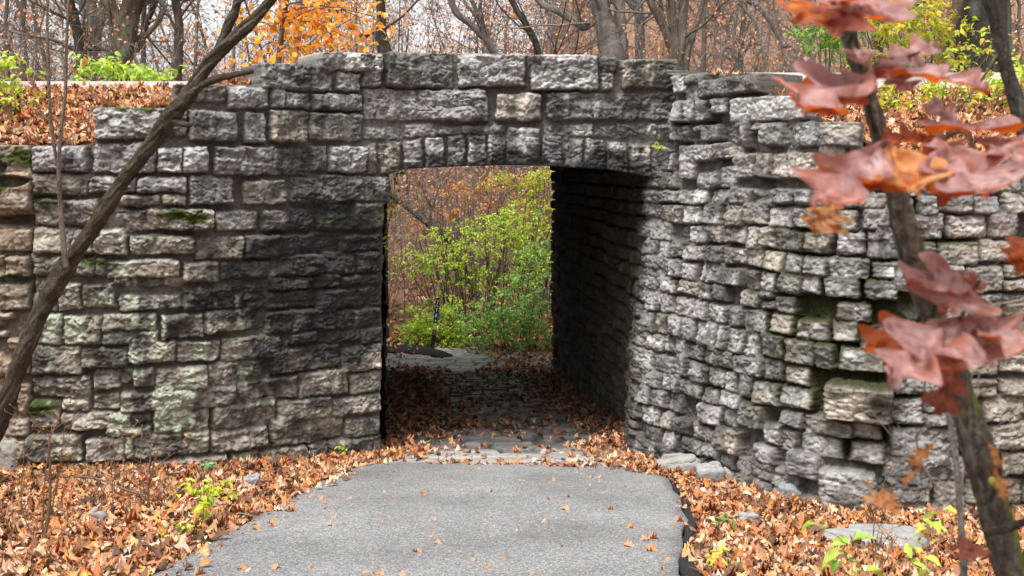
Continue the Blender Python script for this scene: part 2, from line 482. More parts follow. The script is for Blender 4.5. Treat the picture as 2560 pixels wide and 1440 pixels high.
# smooth soffit edge: pull the nearest vertices onto the curve
zs = 420 - np.interp(PX[:, 0], [958, 975, 1008, 1059, 1160, 1265, 1362, 1512, 1636, 1700], [437, 435, 423, 419, 415, 412.5, 414, 422, 443, 455])
zs = zs * XY[:, 1] / F
Zv = Z.copy(); near = (np.abs(Z - zs[:, None]) < .008) & (PX > 976); Zv[near] = (Z * 0 + zs[:, None])[near]
parts = np.zeros(cX.shape, int)                                   # 0 wing wall, 1 spandrel, 2 arch ring, 3 parapet
parts[(cX > 905) & (cY < 440)] = 1
ext = np.interp((cX - 800) * 2.6667, *EXT) / 2.6667 - 3
parts[(cX > 908) & (cY > ext)] = 2
parts[(cX > 908) & (cY > 436) & (cX < 980)] = 0
parts[(cX > 1265) & (cX < 1352) & (cY > 317) & (cY < 420)] = 2
parts[(cX > 955) & (cY < 217)] = 3
def tint(ID, n, seed, amp=.24):
    r = rngf(seed); t = np.concatenate([1 + r.normal(0, amp, n), [1.0]]); return np.clip(t, .55, 1.5)[ID]
def hue(ID, n, seed):
    r = rngf(seed); return np.concatenate([r.random(n), [.5]])[ID]
def blob(PX, PY, x, y, rx, ry, seed, sc_=.012, lo=.28, hi=.6):
    m = np.exp(-(((PX - x) / rx) ** 2 + ((PY - y) / ry) ** 2))
    return ss(lo, hi, m * .75 + (fbm(PX * sc_, PY * sc_, seed) - .5) * 1.15 + .05)
def stone_cols(PX, PY, ID, H, S, Z, n, seed):
    h = hue(ID, n, seed)
    c = mixc(np.broadcast_to([0.31, 0.308, 0.30], PX.shape + (3,)), (0.32, 0.305, 0.315), ss(.6, .85, h) * .7)
    c = mixc(c, (0.36, 0.315, 0.25), ss(.0, .28, .28 - h) * .7)
    brown = ss(430, 620, PY + 160 * (fbm(PX * .006, PY * .006, seed + 1) - .5)) * ss(1000, 930, PX)
    c = mixc(c, (0.30, 0.265, 0.215), brown * (.45 + .45 * h))
    c = c * tint(ID, n, seed + 2)[..., None]
    stk = fbm(S * 7, Z * .9, seed + 4) ; pat = fbm(S * 3.2, Z * 3.2, seed + 6, 5)
    crust = ss(.50, .68, pat * .6 + stk * .4 + .05)
    c = mixc(c, (0.05, 0.049, 0.05), crust * .76)
    c = mixc(c, (0.46, 0.44, 0.45), ss(.60, .74, fbm(S * 9, Z * 1.5, seed + 8)) * .45 * (1 - brown))
    c = mixc(c, (0.05, 0.046, 0.043), ss(.03, .0, np.abs(fbm(S * 5.5, Z * 8, seed + 12, 3) - .5)) * .5)
    grit = fbm(S * 30, Z * 30, seed + 9, 3)
    c = c * (0.5 + 1.0 * grit)[..., None]
    return c
c = stone_cols(PX, PY, ID, H, S, Z, len(st), 21)
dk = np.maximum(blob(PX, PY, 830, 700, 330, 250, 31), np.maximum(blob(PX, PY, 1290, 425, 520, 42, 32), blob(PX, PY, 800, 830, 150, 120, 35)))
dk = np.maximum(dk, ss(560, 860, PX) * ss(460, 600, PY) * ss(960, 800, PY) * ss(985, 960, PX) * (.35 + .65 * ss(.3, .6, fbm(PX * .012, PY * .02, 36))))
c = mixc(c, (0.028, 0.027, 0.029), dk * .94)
lich = blob(PX, PY, 270, 890, 400, 270, 33, .016) * ss(.42, .62, fbm(PX * .03, PY * .012, 34))
c = mixc(c, (0.42, 0.46, 0.36), lich * .85)
for (mx, my, rx, ry, sd_) in ((130, 495, 60, 16, 1), (430, 582, 90, 14, 2), (450, 540, 60, 20, 6), (110, 1010, 60, 28, 3), (330, 270, 95, 10, 4), (250, 650, 40, 18, 5)):
    c = mixc(c, (0.045, 0.065, 0.012), blob(PX, PY, mx, my, rx, ry, 40 + sd_, .04, .3, .6))
mort = ss(.02, .002, DI) * .92
c = mixc(c, mixc(np.broadcast_to([.065, .057, .05], c.shape), (.17, .155, .138), fbm(S * 2.2, Z * 2.2, 19)), mort * (1 - .4 * dk))
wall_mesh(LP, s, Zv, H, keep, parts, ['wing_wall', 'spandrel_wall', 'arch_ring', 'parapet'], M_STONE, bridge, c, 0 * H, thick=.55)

# --- right tunnel side and right wing wall: one continuous battered face
RP = Path([(0.80, 19.6), (1.40, 14.5), (1.59, 12.8), (1.625, 12.2), (1.635, 12.07), (1.68, 11.98), (1.98, 11.56), (2.35, 10.95), (2.75, 10.2), (3.15, 9.72), (3.9, 9.62), (5.2, 9.75), (7.5, 10.0), (10.0, 10.3)])
r = rngf(5)
t0, t1 = RP.spx(1640), RP.spx(1683)
st = courses(r, 0, t0 - .1, -4.0, .2, (.16, .27), (.3, .6), (.03, .07), .014)
st += courses(r, t0 - .12, RP.spx(2230), -3.7, 1.3, (.17, .25), (.20, .37), (.035, .085), .008, .02, .011)
st += courses(r, RP.spx(2230), RP.L, -3.7, .3, (.17, .26), (.20, .42), (.035, .09), .008, .03, .010)
tab = pxz(2.6667, 1600, 0, [(245,495,338,612),(340,490,470,560),(335,565,425,680),(430,520,838,640),(240,665,320,806),(324,662,392,806),(396,668,502,806),(508,655,612,762),(640,648,1142,816),
 (225,828,352,935),(380,832,440,870),(445,832,560,940),(630,828,760,1002),(768,826,840,882),(845,833,982,987),(988,823,1482,988),
 (285,958,396,1182),(400,958,522,1062),(526,958,602,1062),(676,1040,800,1202),(805,1040,911,1202),(915,1034,1222,1202)], RP)
tab += pxz(2.6667, 1600, 900, [(1310,120,1640,360),(1280,690,1560,960),(1110,580,1275,750),(640,440,800,590),(800,270,945,420)], RP)
r2 = rngf(8)
tab = [(p, (.085 if i < 22 else .13) + r2.uniform(-.03, .03)) for i, (p, h) in enumerate(tab)]
tb = tab[22]; tab[22] = (tb[0], .27)
zmin = min(p[:, 1].min() for p, h in tab[:22])
st = [q for q in st if not any(ov(q[0], p) for p, h in tab)]
def jig(q):
    p, h = q; c0 = p.mean(0)
    if c0[0] < t1: return q
    a_ = r.normal(0, .022); R_ = np.array([[math.cos(a_), -math.sin(a_)], [math.sin(a_), math.cos(a_)]])
    return ((p - c0) @ R_.T * r.uniform(.95, 1.07, 2) + c0 + r.normal(0, .008, 2) + r.normal(0, .007, p.shape), h)
def gone(q):
    c0 = q[0].mean(0); xy = RP.xy(c0[:1])[0]; px = 1280 + F * xy[0] / xy[1]; py = 420 - c0[1] * F / xy[1]
    return r.random() < .06 * math.exp(-((px - 2130) / 300) ** 2 - ((py - 850) / 260) ** 2)
st = [jig(q) for q in st if not gone(q)]
st += tab
s = np.concatenate([np.arange(0, t0 - .3, .022), np.arange(t0 - .3, RP.spx(2620), .0105), np.arange(RP.spx(2620), RP.L, .03)])
z = np.arange(-4.0, 1.2, .0105)
S, Z, H, ID, DI = masonry(RP, s, z, st, 71, edge=.03, warp=.012, rough=.068, mortar=.04, cell=.14, undul=.05, ks=.2, flush=.0)
XY = RP.xy(s); PX = (1280 + F * XY[:, 0] / XY[:, 1])[:, None] + 0 * Z; PY = 420 - Z * F / XY[:, 1][:, None]
cX, cY, cZ, cS = cell(PX), cell(PY), cell(Z), cell(S)
top = np.select([cX < 1690, cX < 1915, cX < 2025, cX < 2155, cX < 2330], [0, 184, 241, 307, 386], 396.)
keep = np.where(cS < t1, cZ < -.05 + .18 * ss(t0 - .3, t0 - 1.0, cS), cY > top)
keep &= ~((cX > 1690) & (cX < 1762) & (cY < 186)) & (cZ < 1.1)
bat = (0.075 * np.clip(-.1 - Z, 0, None)) * ss(t0 - 1.6, t0, S)
c = stone_cols(PX, PY, ID, H, S, Z, len(st), 61)
warm = ss(.45, .8, fbm(S * 1.3, Z * 1.3, 62)) * ss(1750, 2000, PX)
c = mixc(c, (0.37, 0.315, 0.25), warm * .8)
c = mixc(c, (0.44, 0.40, 0.33), ss(.68, .78, fbm(S * 2.3, Z * 3.1, 66)) * .7 * ss(1690, 1760, PX))
c = c * (1.0 + .04 * ss(1640, 1760, PX))[..., None]
tc = RP.spx(1636)
c = mixc(c, (0.045, 0.036, 0.026), ss(tc + .12, tc - .12, S) * .85)  # tunnel darkness painted into the stone colour inside the corner
sx = blob(PX, PY, 2170, 850, 330, 290, 63, .01)
dirt = ss(.05, .0, DI)
H = H - .012 * (ID < 0) * (S > t1) - .06 * sx * (ID < 0)
c = mixc(c, (0.06, 0.052, 0.043), dirt * .65)
c = mixc(c, (0.03, 0.032, 0.010), np.maximum(sx * dirt, np.maximum(sx * .75, ss(900, 1250, PY) * .35) * ss(.47, .6, fbm(S * 4, Z * 5, 65)) * .75))
c = mixc(c, (0.05, 0.065, 0.015), ss(.60, .7, fbm(S * 4, Z * 3, 67)) * ss(tc, tc - .3, S) * .5)
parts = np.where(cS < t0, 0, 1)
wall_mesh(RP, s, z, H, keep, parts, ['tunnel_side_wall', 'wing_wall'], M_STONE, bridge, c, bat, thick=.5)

# --- left tunnel side (seen edge on)
TP = Path([(-1.47, 12.3), (-1.8, 14.5), (-2.1, 17), (-2.50, 19.6)][::-1])
s = np.arange(0, TP.L, .03); z = np.arange(-4.0, .1, .025)
st = courses(rngf(15), 0, TP.L, -4, .2, (.18, .28), (.3, .6), (.02, .05), .014)
S, Z, H, ID, DI = masonry(TP, s, z, st, 91)
c = np.broadcast_to([0.035, 0.032, 0.03], S.shape + (3,)) * tint(ID, len(st), 4)[..., None]  # near-black tone carries the shade of the tunnel
a = TP.xy(s); nn = -TP.nrm(s)
V = np.stack([a[:, None, 0] + np.abs(nn[:, None, 0]) * (H - .06), a[:, None, 1] + 0 * H, Z + EYE], -1)
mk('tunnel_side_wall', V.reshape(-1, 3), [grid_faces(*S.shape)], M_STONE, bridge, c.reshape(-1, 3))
# --- vault of the tunnel and its far face
u = np.linspace(-1, 1, 40); v = np.linspace(12.35, 19.6, 30)
U, Vv = np.meshgrid(u, v, indexing='ij')
zz = .05 + .012 * (Vv - 12) - .17 * U ** 2 + .03 * (fbm(U * 9, Vv * 4, 4) - .5)
mk('vault', np.stack([AX(Vv) + U * 2.15, Vv, zz + EYE], -1).reshape(-1, 3), [grid_faces(40, 30)], M_STONE, bridge, np.broadcast_to([.035, .032, .03], (1200, 3)))  # vault stone coloured near-black to paint in the tunnel shade
def slab(pts, z0, z1, y0, y1):
    pass
bx = []
def boxes(name, lst, mat, parent, col, smooth=False):
    V = []; Fc = []
    for (x0, x1, y0, y1, z0, z1) in lst:
        b = len(V)
        V += [(x0, y0, z0), (x1, y0, z0), (x1, y1, z0), (x0, y1, z0), (x0, y0, z1), (x1, y0, z1), (x1, y1, z1), (x0, y1, z1)]
        Fc += [[b, b + 3, b + 2, b + 1], [b + 4, b + 5, b + 6, b + 7], [b, b + 1, b + 5, b + 4], [b + 1, b + 2, b + 6, b + 5], [b + 2, b + 3, b + 7, b + 6], [b + 3, b, b + 4, b + 7]]
    return mk(name, V, [np.array(Fc)], mat, parent, np.broadcast_to(col, (len(V), 3)), smooth=smooth)
E = EYE
boxes('spandrel_wall', [(-7, -2.75, 19.45, 19.75, E - 4, E + 1.3), (1.02, 7, 19.45, 19.75, E - 4, E + 1.3), (-2.75, 1.02, 19.45, 19.75, E + .16, E + 1.3)], M_STONE, bridge, (.2, .19, .18))

# stone bridge children were built in world space
for ch in list(bridge.children):
    ch.location = bridge_inv

# --- old retaining wall left of the vertical joint
rw = empty('retaining_wall', (-6, 10.6, EYE - 3.1))
tag(rw, 'older crumbling tan stone wall with open joints at the far left beside the bridge', 'wall')
WP = Path([(-9.5, 10.4), (-7, 10.5), (-5.6, 10.56), (-4.87, 10.56)])
r = rngf(77)
st = courses(r, 0, WP.L - .36, -3.6, .25, (.17, .3), (.3, .6), (.05, .12), .014, .08)
R = 2.6667
st += pxz(R, 0, 0, [(-60,960,240,1150),(-40,1262,230,1395)], WP)
st += pxz(R, 0, 450, [(-60,330,110,470),(115,330,226,470),(-60,500,45,650),(55,510,222,640),(-60,680,228,860),(-50,880,100,920),(-60,1000,60,1040),(70,1050,225,1130),(-60,1150,50,1300),(60,1190,222,1290)], WP)
st += pxz(R, 0, 900, [(130,150,232,350),(50,380,210,500),(-60,560,95,760),(110,520,205,640)], WP)
s = np.arange(0, WP.L, .012); z = np.arange(-3.5, .30, .012)
S, Z, H, ID, DI = masonry(WP, s, z, st, 171, edge=.04, rough=.07, mortar=.03, undul=.0)
XY = WP.xy(s); PX = (1280 + F * XY[:, 0] / XY[:, 1])[:, None] + 0 * Z; PY = 420 - Z * F / XY[:, 1][:, None]
c = stone_cols(PX, PY, ID, H, S, Z, len(st), 161)
c = mixc(c, (0.36, 0.27, 0.18), ss(.35, .7, fbm(S * 1.5, Z * 1.5, 162)) * .7)
hole = np.maximum(blob(PX, PY, 40, 455, 50, 14, 163), blob(PX, PY, 30, 552, 50, 18, 164))
H = H - .16 * hole; c = mixc(c, (0.03, 0.027, 0.025), hole * .6)
c = mixc(c, (0.05, 0.07, 0.012), np.maximum(blob(PX, PY, 60, 390, 60, 25, 165, .04), np.maximum(blob(PX, PY, 50, 695, 70, 14, 166, .04), blob(PX, PY, 5, 470, 20, 14, 167, .04))))
c = mixc(c, (0.12, 0.105, 0.09), ss(.012, 0, DI) * .7)
keep = cell(PY) > 362
for o in wall_mesh(WP, s, z, H, keep, np.zeros(keep.shape, int), ['stonework'], M_STONE, rw, c, 0 * H, .5):
    o.location = -np.array(rw.location)

# ------------------------------------------------------------------ embankment, road, path
def ywl(x):
    p = LP.p; q = WP.p
    return np.where(x < -4.87, np.interp(x, q[:, 0], q[:, 1]), np.interp(x, p[:, 0], p[:, 1]))
def ywr(x):
    p = RP.p[RP.p[:, 1] < 12.0]
    return np.interp(x, p[:, 0], p[:, 1])
def bank(x, y):
    yl, yr = ywl(x), ywr(x)
    pxl = 1280 + F * x / yl
    tl = np.interp(pxl, [-900, 0, 236, 300, 436, 500, 645, 660], [362, 362, 352, 272, 262, 215, 205, 190]); zl = -(tl - 420) / F * yl
    pxr = 1280 + F * x / yr
    tr = np.interp(pxr, [1690, 1900, 2000, 2140, 2330, 4000], [186, 195, 255, 330, 396, 400]); zr = -(tr - 420) / F * yr
    l = x < 0
    z0 = np.where(l, zl, zr); y0 = np.where(l, yl, yr)
    e = np.where(l, 13.1, 12.9)
    t = np.clip((y - y0 - .25) / np.maximum(e - y0 - .25, .15), 0, 1)
    return z0 + (np.where(l, 1.0, .93) - z0) * t ** .9
bxs = np.concatenate([np.linspace(-60, -9.5, 14)[:-1], np.linspace(-9.5, -2.3, 120)])
for xs in (bxs, np.concatenate([np.linspace(2.25, 9.5, 120), np.linspace(9.5, 60, 14)[1:]])):
    t = np.linspace(0, 1, 40)
    y0 = np.where(xs < 0, ywl(xs), ywr(xs)) + .25
    Y = y0[:, None] + t[None] * (13.4 - y0[:, None]); X = xs[:, None] + 0 * Y
    Zb = bank(X, Y) + .05 * (fbm(X * 2, Y * 2, 12) - .5)
    c = mixc(np.broadcast_to([0.09, 0.05, 0.03], X.shape + (3,)), (0.2, 0.1, 0.05), fbm(X * 2, Y * 2, 13))
    o = mk('embankment', np.stack([X, Y, Zb + EYE - .03], -1).reshape(-1, 3), [grid_faces(*X.shape)], M_SOIL, col=c.reshape(-1, 3))
    tag(o, 'leaf strewn bank rising from the wall top to the road', kind='structure')
xs = np.linspace(-60, 60, 61); ys = np.array([13.42, 14.5, 16, 19.5])
X, Y = np.meshgrid(xs, ys, indexing='ij'); Zr = np.where(np.abs(X) > 60, 0, 1.03) + 0 * X
o = mk('road', np.stack([X, Y, Zr + EYE], -1).reshape(-1, 3), [grid_faces(61, 4)], M_ASPH)
tag(o, 'road running across the top of the bridge', kind='structure')
def kerb(x0, x1, y, z0, z1, label):
    o = boxes('kerb', [(x0, x1, y, y + .18, EYE + z0, EYE + z1)], M_PLAIN, None, (.75, .74, .72)); tag(o, label, kind='structure')
kerb(-12, -2.15, 13.45,   .95, 1.122, 'thin pale kerb line along the road above the leafy bank')
kerb(2.9, 12, 13.45, .95, 1.235, 'bright white kerb of the road beyond the stepped wall top')

def flat_poly(name, left, right, mat, lift, label, nx=14, edge=None):
    """strip between two polylines of ground points, draped on the ground"""
    L_ = np.array(left); R_ = np.array(right); n = 160
    def rs(p):
        d = np.concatenate([[0], np.cumsum(np.hypot(*np.diff(p[:, :2], axis=0).T))]); t = np.linspace(0, d[-1], n)
        return np.stack([np.interp(t, d, p[:, 0]), np.interp(t, d, p[:, 1])], -1)
    a, b = rs(L_), rs(R_); t = np.linspace(0, 1, nx)
    for e, sd_ in ((a, 3), (b, 4)): e[:, 0] += .10 * (fbm(e[:, 1] * 3.2, e[:, 0] * 0, sd_, 4) - .5)
    P = a[:, None] + (b - a)[:, None] * t[None, :, None]
    Zp = G(P[..., 0], P[..., 1]) + EYE + lift
    V = np.concatenate([P, Zp[..., None]], -1)
    b0 = V[:, 0].copy(); b1 = V[:, -1].copy()
    V = np.concatenate([np.stack([b0 - [0, 0, .07]], 1), V, np.stack([b1 - [0, 0, .07]], 1)], 1)
    o = mk(name, V.reshape(-1, 3), [grid_faces(n, nx + 2)], mat)
    return tag(o, label, kind='structure')
gp = lambda l: [gpix(*p) for p in l]
Lp = gp([(950, 1167), (905, 1174), (860, 1190), (810, 1214), (740, 1257), (640, 1312), (520, 1377), (410, 1440)])
Rp = gp([(1490, 1170), (1600, 1186), (1672, 1206), (1700, 1262), (1712, 1322), (1708, 1375), (1690, 1440)])
Lp += [Lp[-1] + (Lp[-1] - Lp[-2]) * 1.0 * k for k in (1, 2.2, 4)]; Lp += [np.array([-2.2, 1, 0]), np.array([-2.0, -20, 0])]
Rp += [np.array([.95, 4.5, 0]), np.array([.8, 2, 0]), np.array([1.0, -20, 0])]
Lp = [p for i, p in enumerate(Lp) if i == 0 or p[1] < Lp[i - 1][1] + 1e-6]
flat_poly('path', Lp, Rp, M_ASPH, .05, 'grey asphalt path leading down to the tunnel', 30)
T0 = gp([(1668, 1205), (1692, 1226), (1732, 1280), (1746, 1330), (1727, 1395), (1738, 1440)]) + [np.array([1.25, 4.5, 0]), np.array([1.1, 2, 0]), np.array([1.2, -20, 0])]
flat_poly('path_edging', Rp[2:], T0, M_TAR, .044, 'dark fresh asphalt strip along the right edge of the path', 5)
T1 = [p + np.array([-.035, -.01, 0]) for p in Lp]
flat_poly('path_edging', T1, [p + np.array([.02, 0, 0]) for p in Lp], M_TAR, .04, 'thin dark asphalt line along the left edge of the path', 4)
FP = [at(930, 868, 21.9), at(1000, 867, 21.8), at(1060, 870, 21.5), at(1110, 877, 21.2), at(1135, 884, 20.9)]
FQ = [p + np.array([-.05, -.9, 0]) for p in FP]; FQ[-1] = FP[-1] + np.array([-.1, -.05, 0]); FQ[-2][1] += .4
flat_poly('path', [at(930, 868, 22.6), at(1000, 867, 22.5), at(1060, 870, 22.0), at(1110, 877, 21.4), at(1135, 884, 20.9)], [p + [0, -.55, 0] for p in FP[:-1]] + [FP[-1] + [-.05, -.15, 0]], M_TAR, .05, 'dark asphalt path curving away beyond the far end of the tunnel', 6)

# flagstones in the tunnel
xs = np.linspace(-1, 1, 170); ys = np.concatenate([np.arange(10.72, 15, .018), np.arange(15, 21.9, .03)])
U, Y = np.meshgrid(xs, ys, indexing='ij'); X = AX(Y) + U * 1.85
cx, cy = X * 1.7 + .5 * fbm(X * 2, Y * 2, 5), Y * 4.2 + .5 * fbm(X * 2, Y * 2, 6)
ix, iy = np.floor(cx).astype(np.int64), np.floor(cy).astype(np.int64)
d1 = np.full(X.shape, 9.); d2 = d1.copy(); idc = np.zeros(X.shape)
for dx in (-1, 0, 1):
    for dy in (-1, 0, 1):
        a, b = ix + dx, iy + dy
        d = np.hypot(cx - a - hsh(a, b, 41), cy - b - hsh(a, b, 42)); k = hsh(a, b, 43)
        n1 = d < d1; d2 = np.where(n1, d1, np.minimum(d2, d)); idc = np.where(n1, k, idc); d1 = np.minimum(d1, d)
g = ss(.02, .16, d2 - d1)
Hf = g * (.02 + .03 * idc) + .02 * fbm(X * 9, Y * 9, 44) - .01
c = mixc(np.broadcast_to([.06, .043, .03], X.shape + (3,)), (.42, .41, .40), g * (.55 + .4 * idc))
wet_shade = ss(12.1, 13.1, Y + fbm(X * 2, Y * 2, 47)) * (1 - ss(18.6, 19.6, Y))  # wet stone plus mid-tunnel shade, both painted into the floor colour
c = mixc(c, (.03, .029, .031), wet_shade * .85)
Hf = Hf * ss(10.75, 11.0, Y) + .028 * (1 - ss(10.75, 11.0, Y))
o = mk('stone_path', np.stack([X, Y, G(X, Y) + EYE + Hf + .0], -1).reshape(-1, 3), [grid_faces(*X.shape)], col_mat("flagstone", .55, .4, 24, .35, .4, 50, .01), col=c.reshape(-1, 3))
tag(o, 'worn irregular flagstone floor running through the tunnel', kind='structure')
# ------------------------------------------------------------------ leaves
def leaf_grid(w, nt, na, curl=0.25, fold=0.25, droop=0.2, slant=0.0, wave=0.0, seed=0):
    """leaf blade along +x, length 1; w(t) half width"""
    t = np.linspace(0, 1, nt); u = np.linspace(-1, 1, na)
    T, U = np.meshgrid(t, u, indexing='ij')
    W = w(T)
    x = T + slant * np.abs(U) * W * 1.2
    y = U * W
    z = fold * np.abs(y) + curl * y * y * 4 - droop * T * T + wave * (vn(T * 6 + seed, U * 2.5 + seed, seed) - .5)
    return np.stack([x, y, z], -1).reshape(-1, 3), grid_faces(nt, na)
def w_ovate(t): return .30 * np.sin(np.pi * np.clip(t, 0, 1) ** .8) ** .8 * (1 - .25 * t) + .004
def w_oak(t): return (.10 + .30 * np.sin(np.pi * t ** .9) ** .7) * (.26 + .74 * np.abs(np.sin(np.pi * (t * 3.6 + .12))) ** .9) * (1 - ss(.9, 1, t) * .93) * ss(-.02, .12, t) + .004
PR_LITTER = [leaf_grid(w_oak, 14, 3, .35, .2, .12, .3, .22, 1), leaf_grid(w_oak, 14, 3, -.4, -.15, -.15, .3, .25, 2), leaf_grid(w_oak, 14, 3, .9, .3, .3, .25, .2, 3), leaf_grid(w_ovate, 6, 3, -.6, -.2, -.25, 0, .3, 4), leaf_grid(w_oak, 12, 3, -1.2, -.1, -.35, .25, .15, 5)]
PR_OV = [leaf_grid(w_ovate, 4, 3, .5, .3, .3), leaf_grid(w_ovate, 4, 3, -.2, .4, .5)]
PR_DIA = [(np.array([[0, 0, 0], [.5, .30, .08], [1, 0, -.1], [.45, -.30, .1]]), np.array([[0, 1, 2, 3]])), (np.array([[0, 0, 0], [.4, .38, .0], [.9, .1, .15], [.5, -.28, .1]]), np.array([[0, 1, 2, 3]]))]
def w_maple(t): return (.12 + .42 * np.sin(np.pi * t ** .75)) * (.45 + .55 * np.abs(np.sin(np.pi * (t * 2.4 + .3)))) * (1 - ss(.8, 1, t) * .95) * ss(-.02, .15, t)
PR_MAPLE = [leaf_grid(w_maple, 9, 3, .3, .2, .4, .35, .1, 7), leaf_grid(w_maple, 9, 3, -.3, .3, .2, .35, .15, 8)]

def rotm(yaw, pitch, roll):
    cy, sy, cp, sp, cr, sr = np.cos(yaw), np.sin(yaw), np.cos(pitch), np.sin(pitch), np.cos(roll), np.sin(roll)
    R = np.empty((len(yaw), 3, 3))
    R[:, 0, 0] = cy * cp; R[:, 0, 1] = cy * sp * sr - sy * cr; R[:, 0, 2] = cy * sp * cr + sy * sr
    R[:, 1, 0] = sy * cp; R[:, 1, 1] = sy * sp * sr + cy * cr; R[:, 1, 2] = sy * sp * cr - cy * sr
    R[:, 2, 0] = -sp; R[:, 2, 1] = cp * sr; R[:, 2, 2] = cp * cr
    return R
def pick(r, pal, n, jit=.18):
    p = np.array(pal)[r.integers(0, len(pal), n)]
    return np.clip(p * np.array([1.08, 1.04, .95]) * (1 + r.normal(0, jit, (n, 1))) * (1 + r.normal(0, .05, (n, 3))), 0.004, .95)
class Soup:
    def __init__(s): s.V = []; s.F = {3: [], 4: []}; s.C = []; s.K = []; s.n = 0
    def add(s, V, Fs, C, K=None):
        s.V.append(V); s.C.append(C); s.K.append(K if K is not None else np.zeros_like(V))
        for f in Fs:
            if len(f): s.F[f.shape[1]].append(f + s.n)
        s.n += len(V)
    def leaves(s, r, P, protos, size, pal, pit=.5, rol=.5, yaw=None, sj=.25, jit=.18, normal=None):
        n = len(P)
        if n == 0: return
        w = r.integers(0, len(protos), n); C = pick(r, pal, n, jit)
        R = rotm(r.uniform(0, 6.283, n) if yaw is None else yaw, r.normal(0, pit, n), r.normal(0, rol, n))
        if normal is not None:
            z = normal / np.linalg.norm(normal, axis=1, keepdims=True); x = np.cross(np.array([0.1, 1, 0.]), z); x /= np.linalg.norm(x, axis=1, keepdims=True); y = np.cross(z, x)
            R = np.stack([x, y, z], -1) @ R
        S_ = size * np.clip(1 + r.normal(0, sj, n), .4, 1.9)
        for k, (pv, pf) in enumerate(protos):
            m = w == k
            if not m.any(): continue
            v = np.einsum('nij,mj->nmi', R[m], pv) * S_[m][:, None, None] + P[m][:, None]
            f = pf[None] + (np.arange(m.sum()) * len(pv))[:, None, None]
            s.add(v.reshape(-1, 3), [f.reshape(-1, pf.shape[1])], np.repeat(C[m], len(pv), 0))
    def tube(s, pts, rad, n=6, col=(.1, .08, .06), rough=0.0, seed=0, cap=True):
        p = np.asarray(pts, float); m = len(p); rad = np.broadcast_to(rad, (m,)).astype(float)
        t = np.gradient(p, axis=0); t /= np.linalg.norm(t, axis=1, keepdims=True) + 1e-9
        ref = np.array([0, 0, 1.]) if abs(t[0, 2]) < .8 else np.array([1., 0.1, 0])
        u = np.cross(t, ref); u /= np.linalg.norm(u, axis=1, keepdims=True) + 1e-9
        for i in range(1, m):
            if np.dot(u[i], u[i - 1]) < 0: u[i] = -u[i]
        w = np.cross(t, u)
        a = np.arange(n) * 2 * np.pi / n; ca, sa = np.cos(a), np.sin(a)
        L = np.concatenate([[0], np.cumsum(np.linalg.norm(np.diff(p, axis=0), axis=1))])
        rr = rad[:, None] * np.ones((1, n))
        if rough > 0:
            rr = rr * (1 + rough * (1.4 * (facet(ca[None] * 2.2 + seed + 0 * L[:, None], L[:, None] * .55 / max(rad.max(), .03) + sa[None] * 2.2, 1., seed) - .4) * .6 + .9 * (fbm(np.arctan2(sa, ca)[None] * 5 + seed, L[:, None] * 1.9 / max(rad.max(), .03) + 0 * ca[None], seed + 2) - .5)))
        V = p[:, None] + rr[..., None] * (ca[None, :, None] * u[:, None] + sa[None, :, None] * w[:, None])
        K = np.stack([ca[None] * rad[:, None] + 0 * rr, sa[None] * rad[:, None] + 0 * rr, L[:, None] * .6 + 0 * rr], -1) + seed * .37
        i = np.arange(m * n).reshape(m, n); j = np.roll(i, -1, 1)
        f = np.stack([i[:-1], j[:-1], j[1:], i[1:]], -1).reshape(-1, 4)
        c = np.broadcast_to(col, (m, 3)) if np.ndim(col) == 1 else np.asarray(col)
        V = V.reshape(-1, 3); C = np.repeat(c, n, 0); K = K.reshape(-1, 3); fs = [f]
        if rough > 0:
            g = fbm(ca[None] * 4 + seed, L[:, None] * 1.3 / max(rad.max(), .03) + sa[None] * 3, seed + 5).ravel()
            C = C * (.35 + 1.3 * g)[:, None]; C = mixc(C, (.26, .28, .22), ss(.66, .74, fbm(ca[None] * 2 + seed, L[:, None] * .8 / max(rad.max(), .03) + sa[None] * 2, seed + 6, 3)).ravel() * .6)
        if cap and n > 4:
            V = np.concatenate([V, p[-1:]]); C = np.concatenate([C, c[-1:]]); K = np.concatenate([K, K[-1:]])
            e = i[-1]; fs.append(np.stack([e, np.roll(e, -1), np.full(n, m * n)], -1))
        s.add(V, fs, C, K)
    def build(s, name, mat, parent=None, off=None, bk=False):
        if not s.n: return None
        F_ = [np.concatenate(v) for v in s.F.values() if v]
        return mk(name, np.concatenate(s.V), F_, mat, parent, np.concatenate(s.C), np.concatenate(s.K) if bk else None, off=off)

def wig(r, p0, d, L, n, amp, up=0.0):
    d = np.array(d, float); d /= np.linalg.norm(d); P = [np.array(p0, float)]
    for i in range(n):
        d = d + r.normal(0, amp, 3) + np.array([0, 0, up]); d /= np.linalg.norm(d); P.append(P[-1] + d * L / n)
    return np.array(P)
def spline(P, k=5):
    P = np.asarray(P, float); n = len(P); t = np.linspace(0, n - 1, (n - 1) * k + 1); i = np.clip(t.astype(int), 0, n - 2); f = (t - i)[:, None]
    g = lambda j: P[np.clip(j, 0, n - 1)]
    a, b, c, d = g(i - 1), g(i), g(i + 1), g(i + 2)
    return .5 * (2 * b + (c - a) * f + (2 * a - 5 * b + 4 * c - d) * f ** 2 + (3 * b - a - 3 * c + d) * f ** 3)
def side(r, d, lo, hi):
    d = d / np.linalg.norm(d); a = r.normal(0, 1, 3); a -= a.dot(d) * d; a /= np.linalg.norm(a)
    t = r.uniform(lo, hi); return d * math.cos(t) + a * math.sin(t)
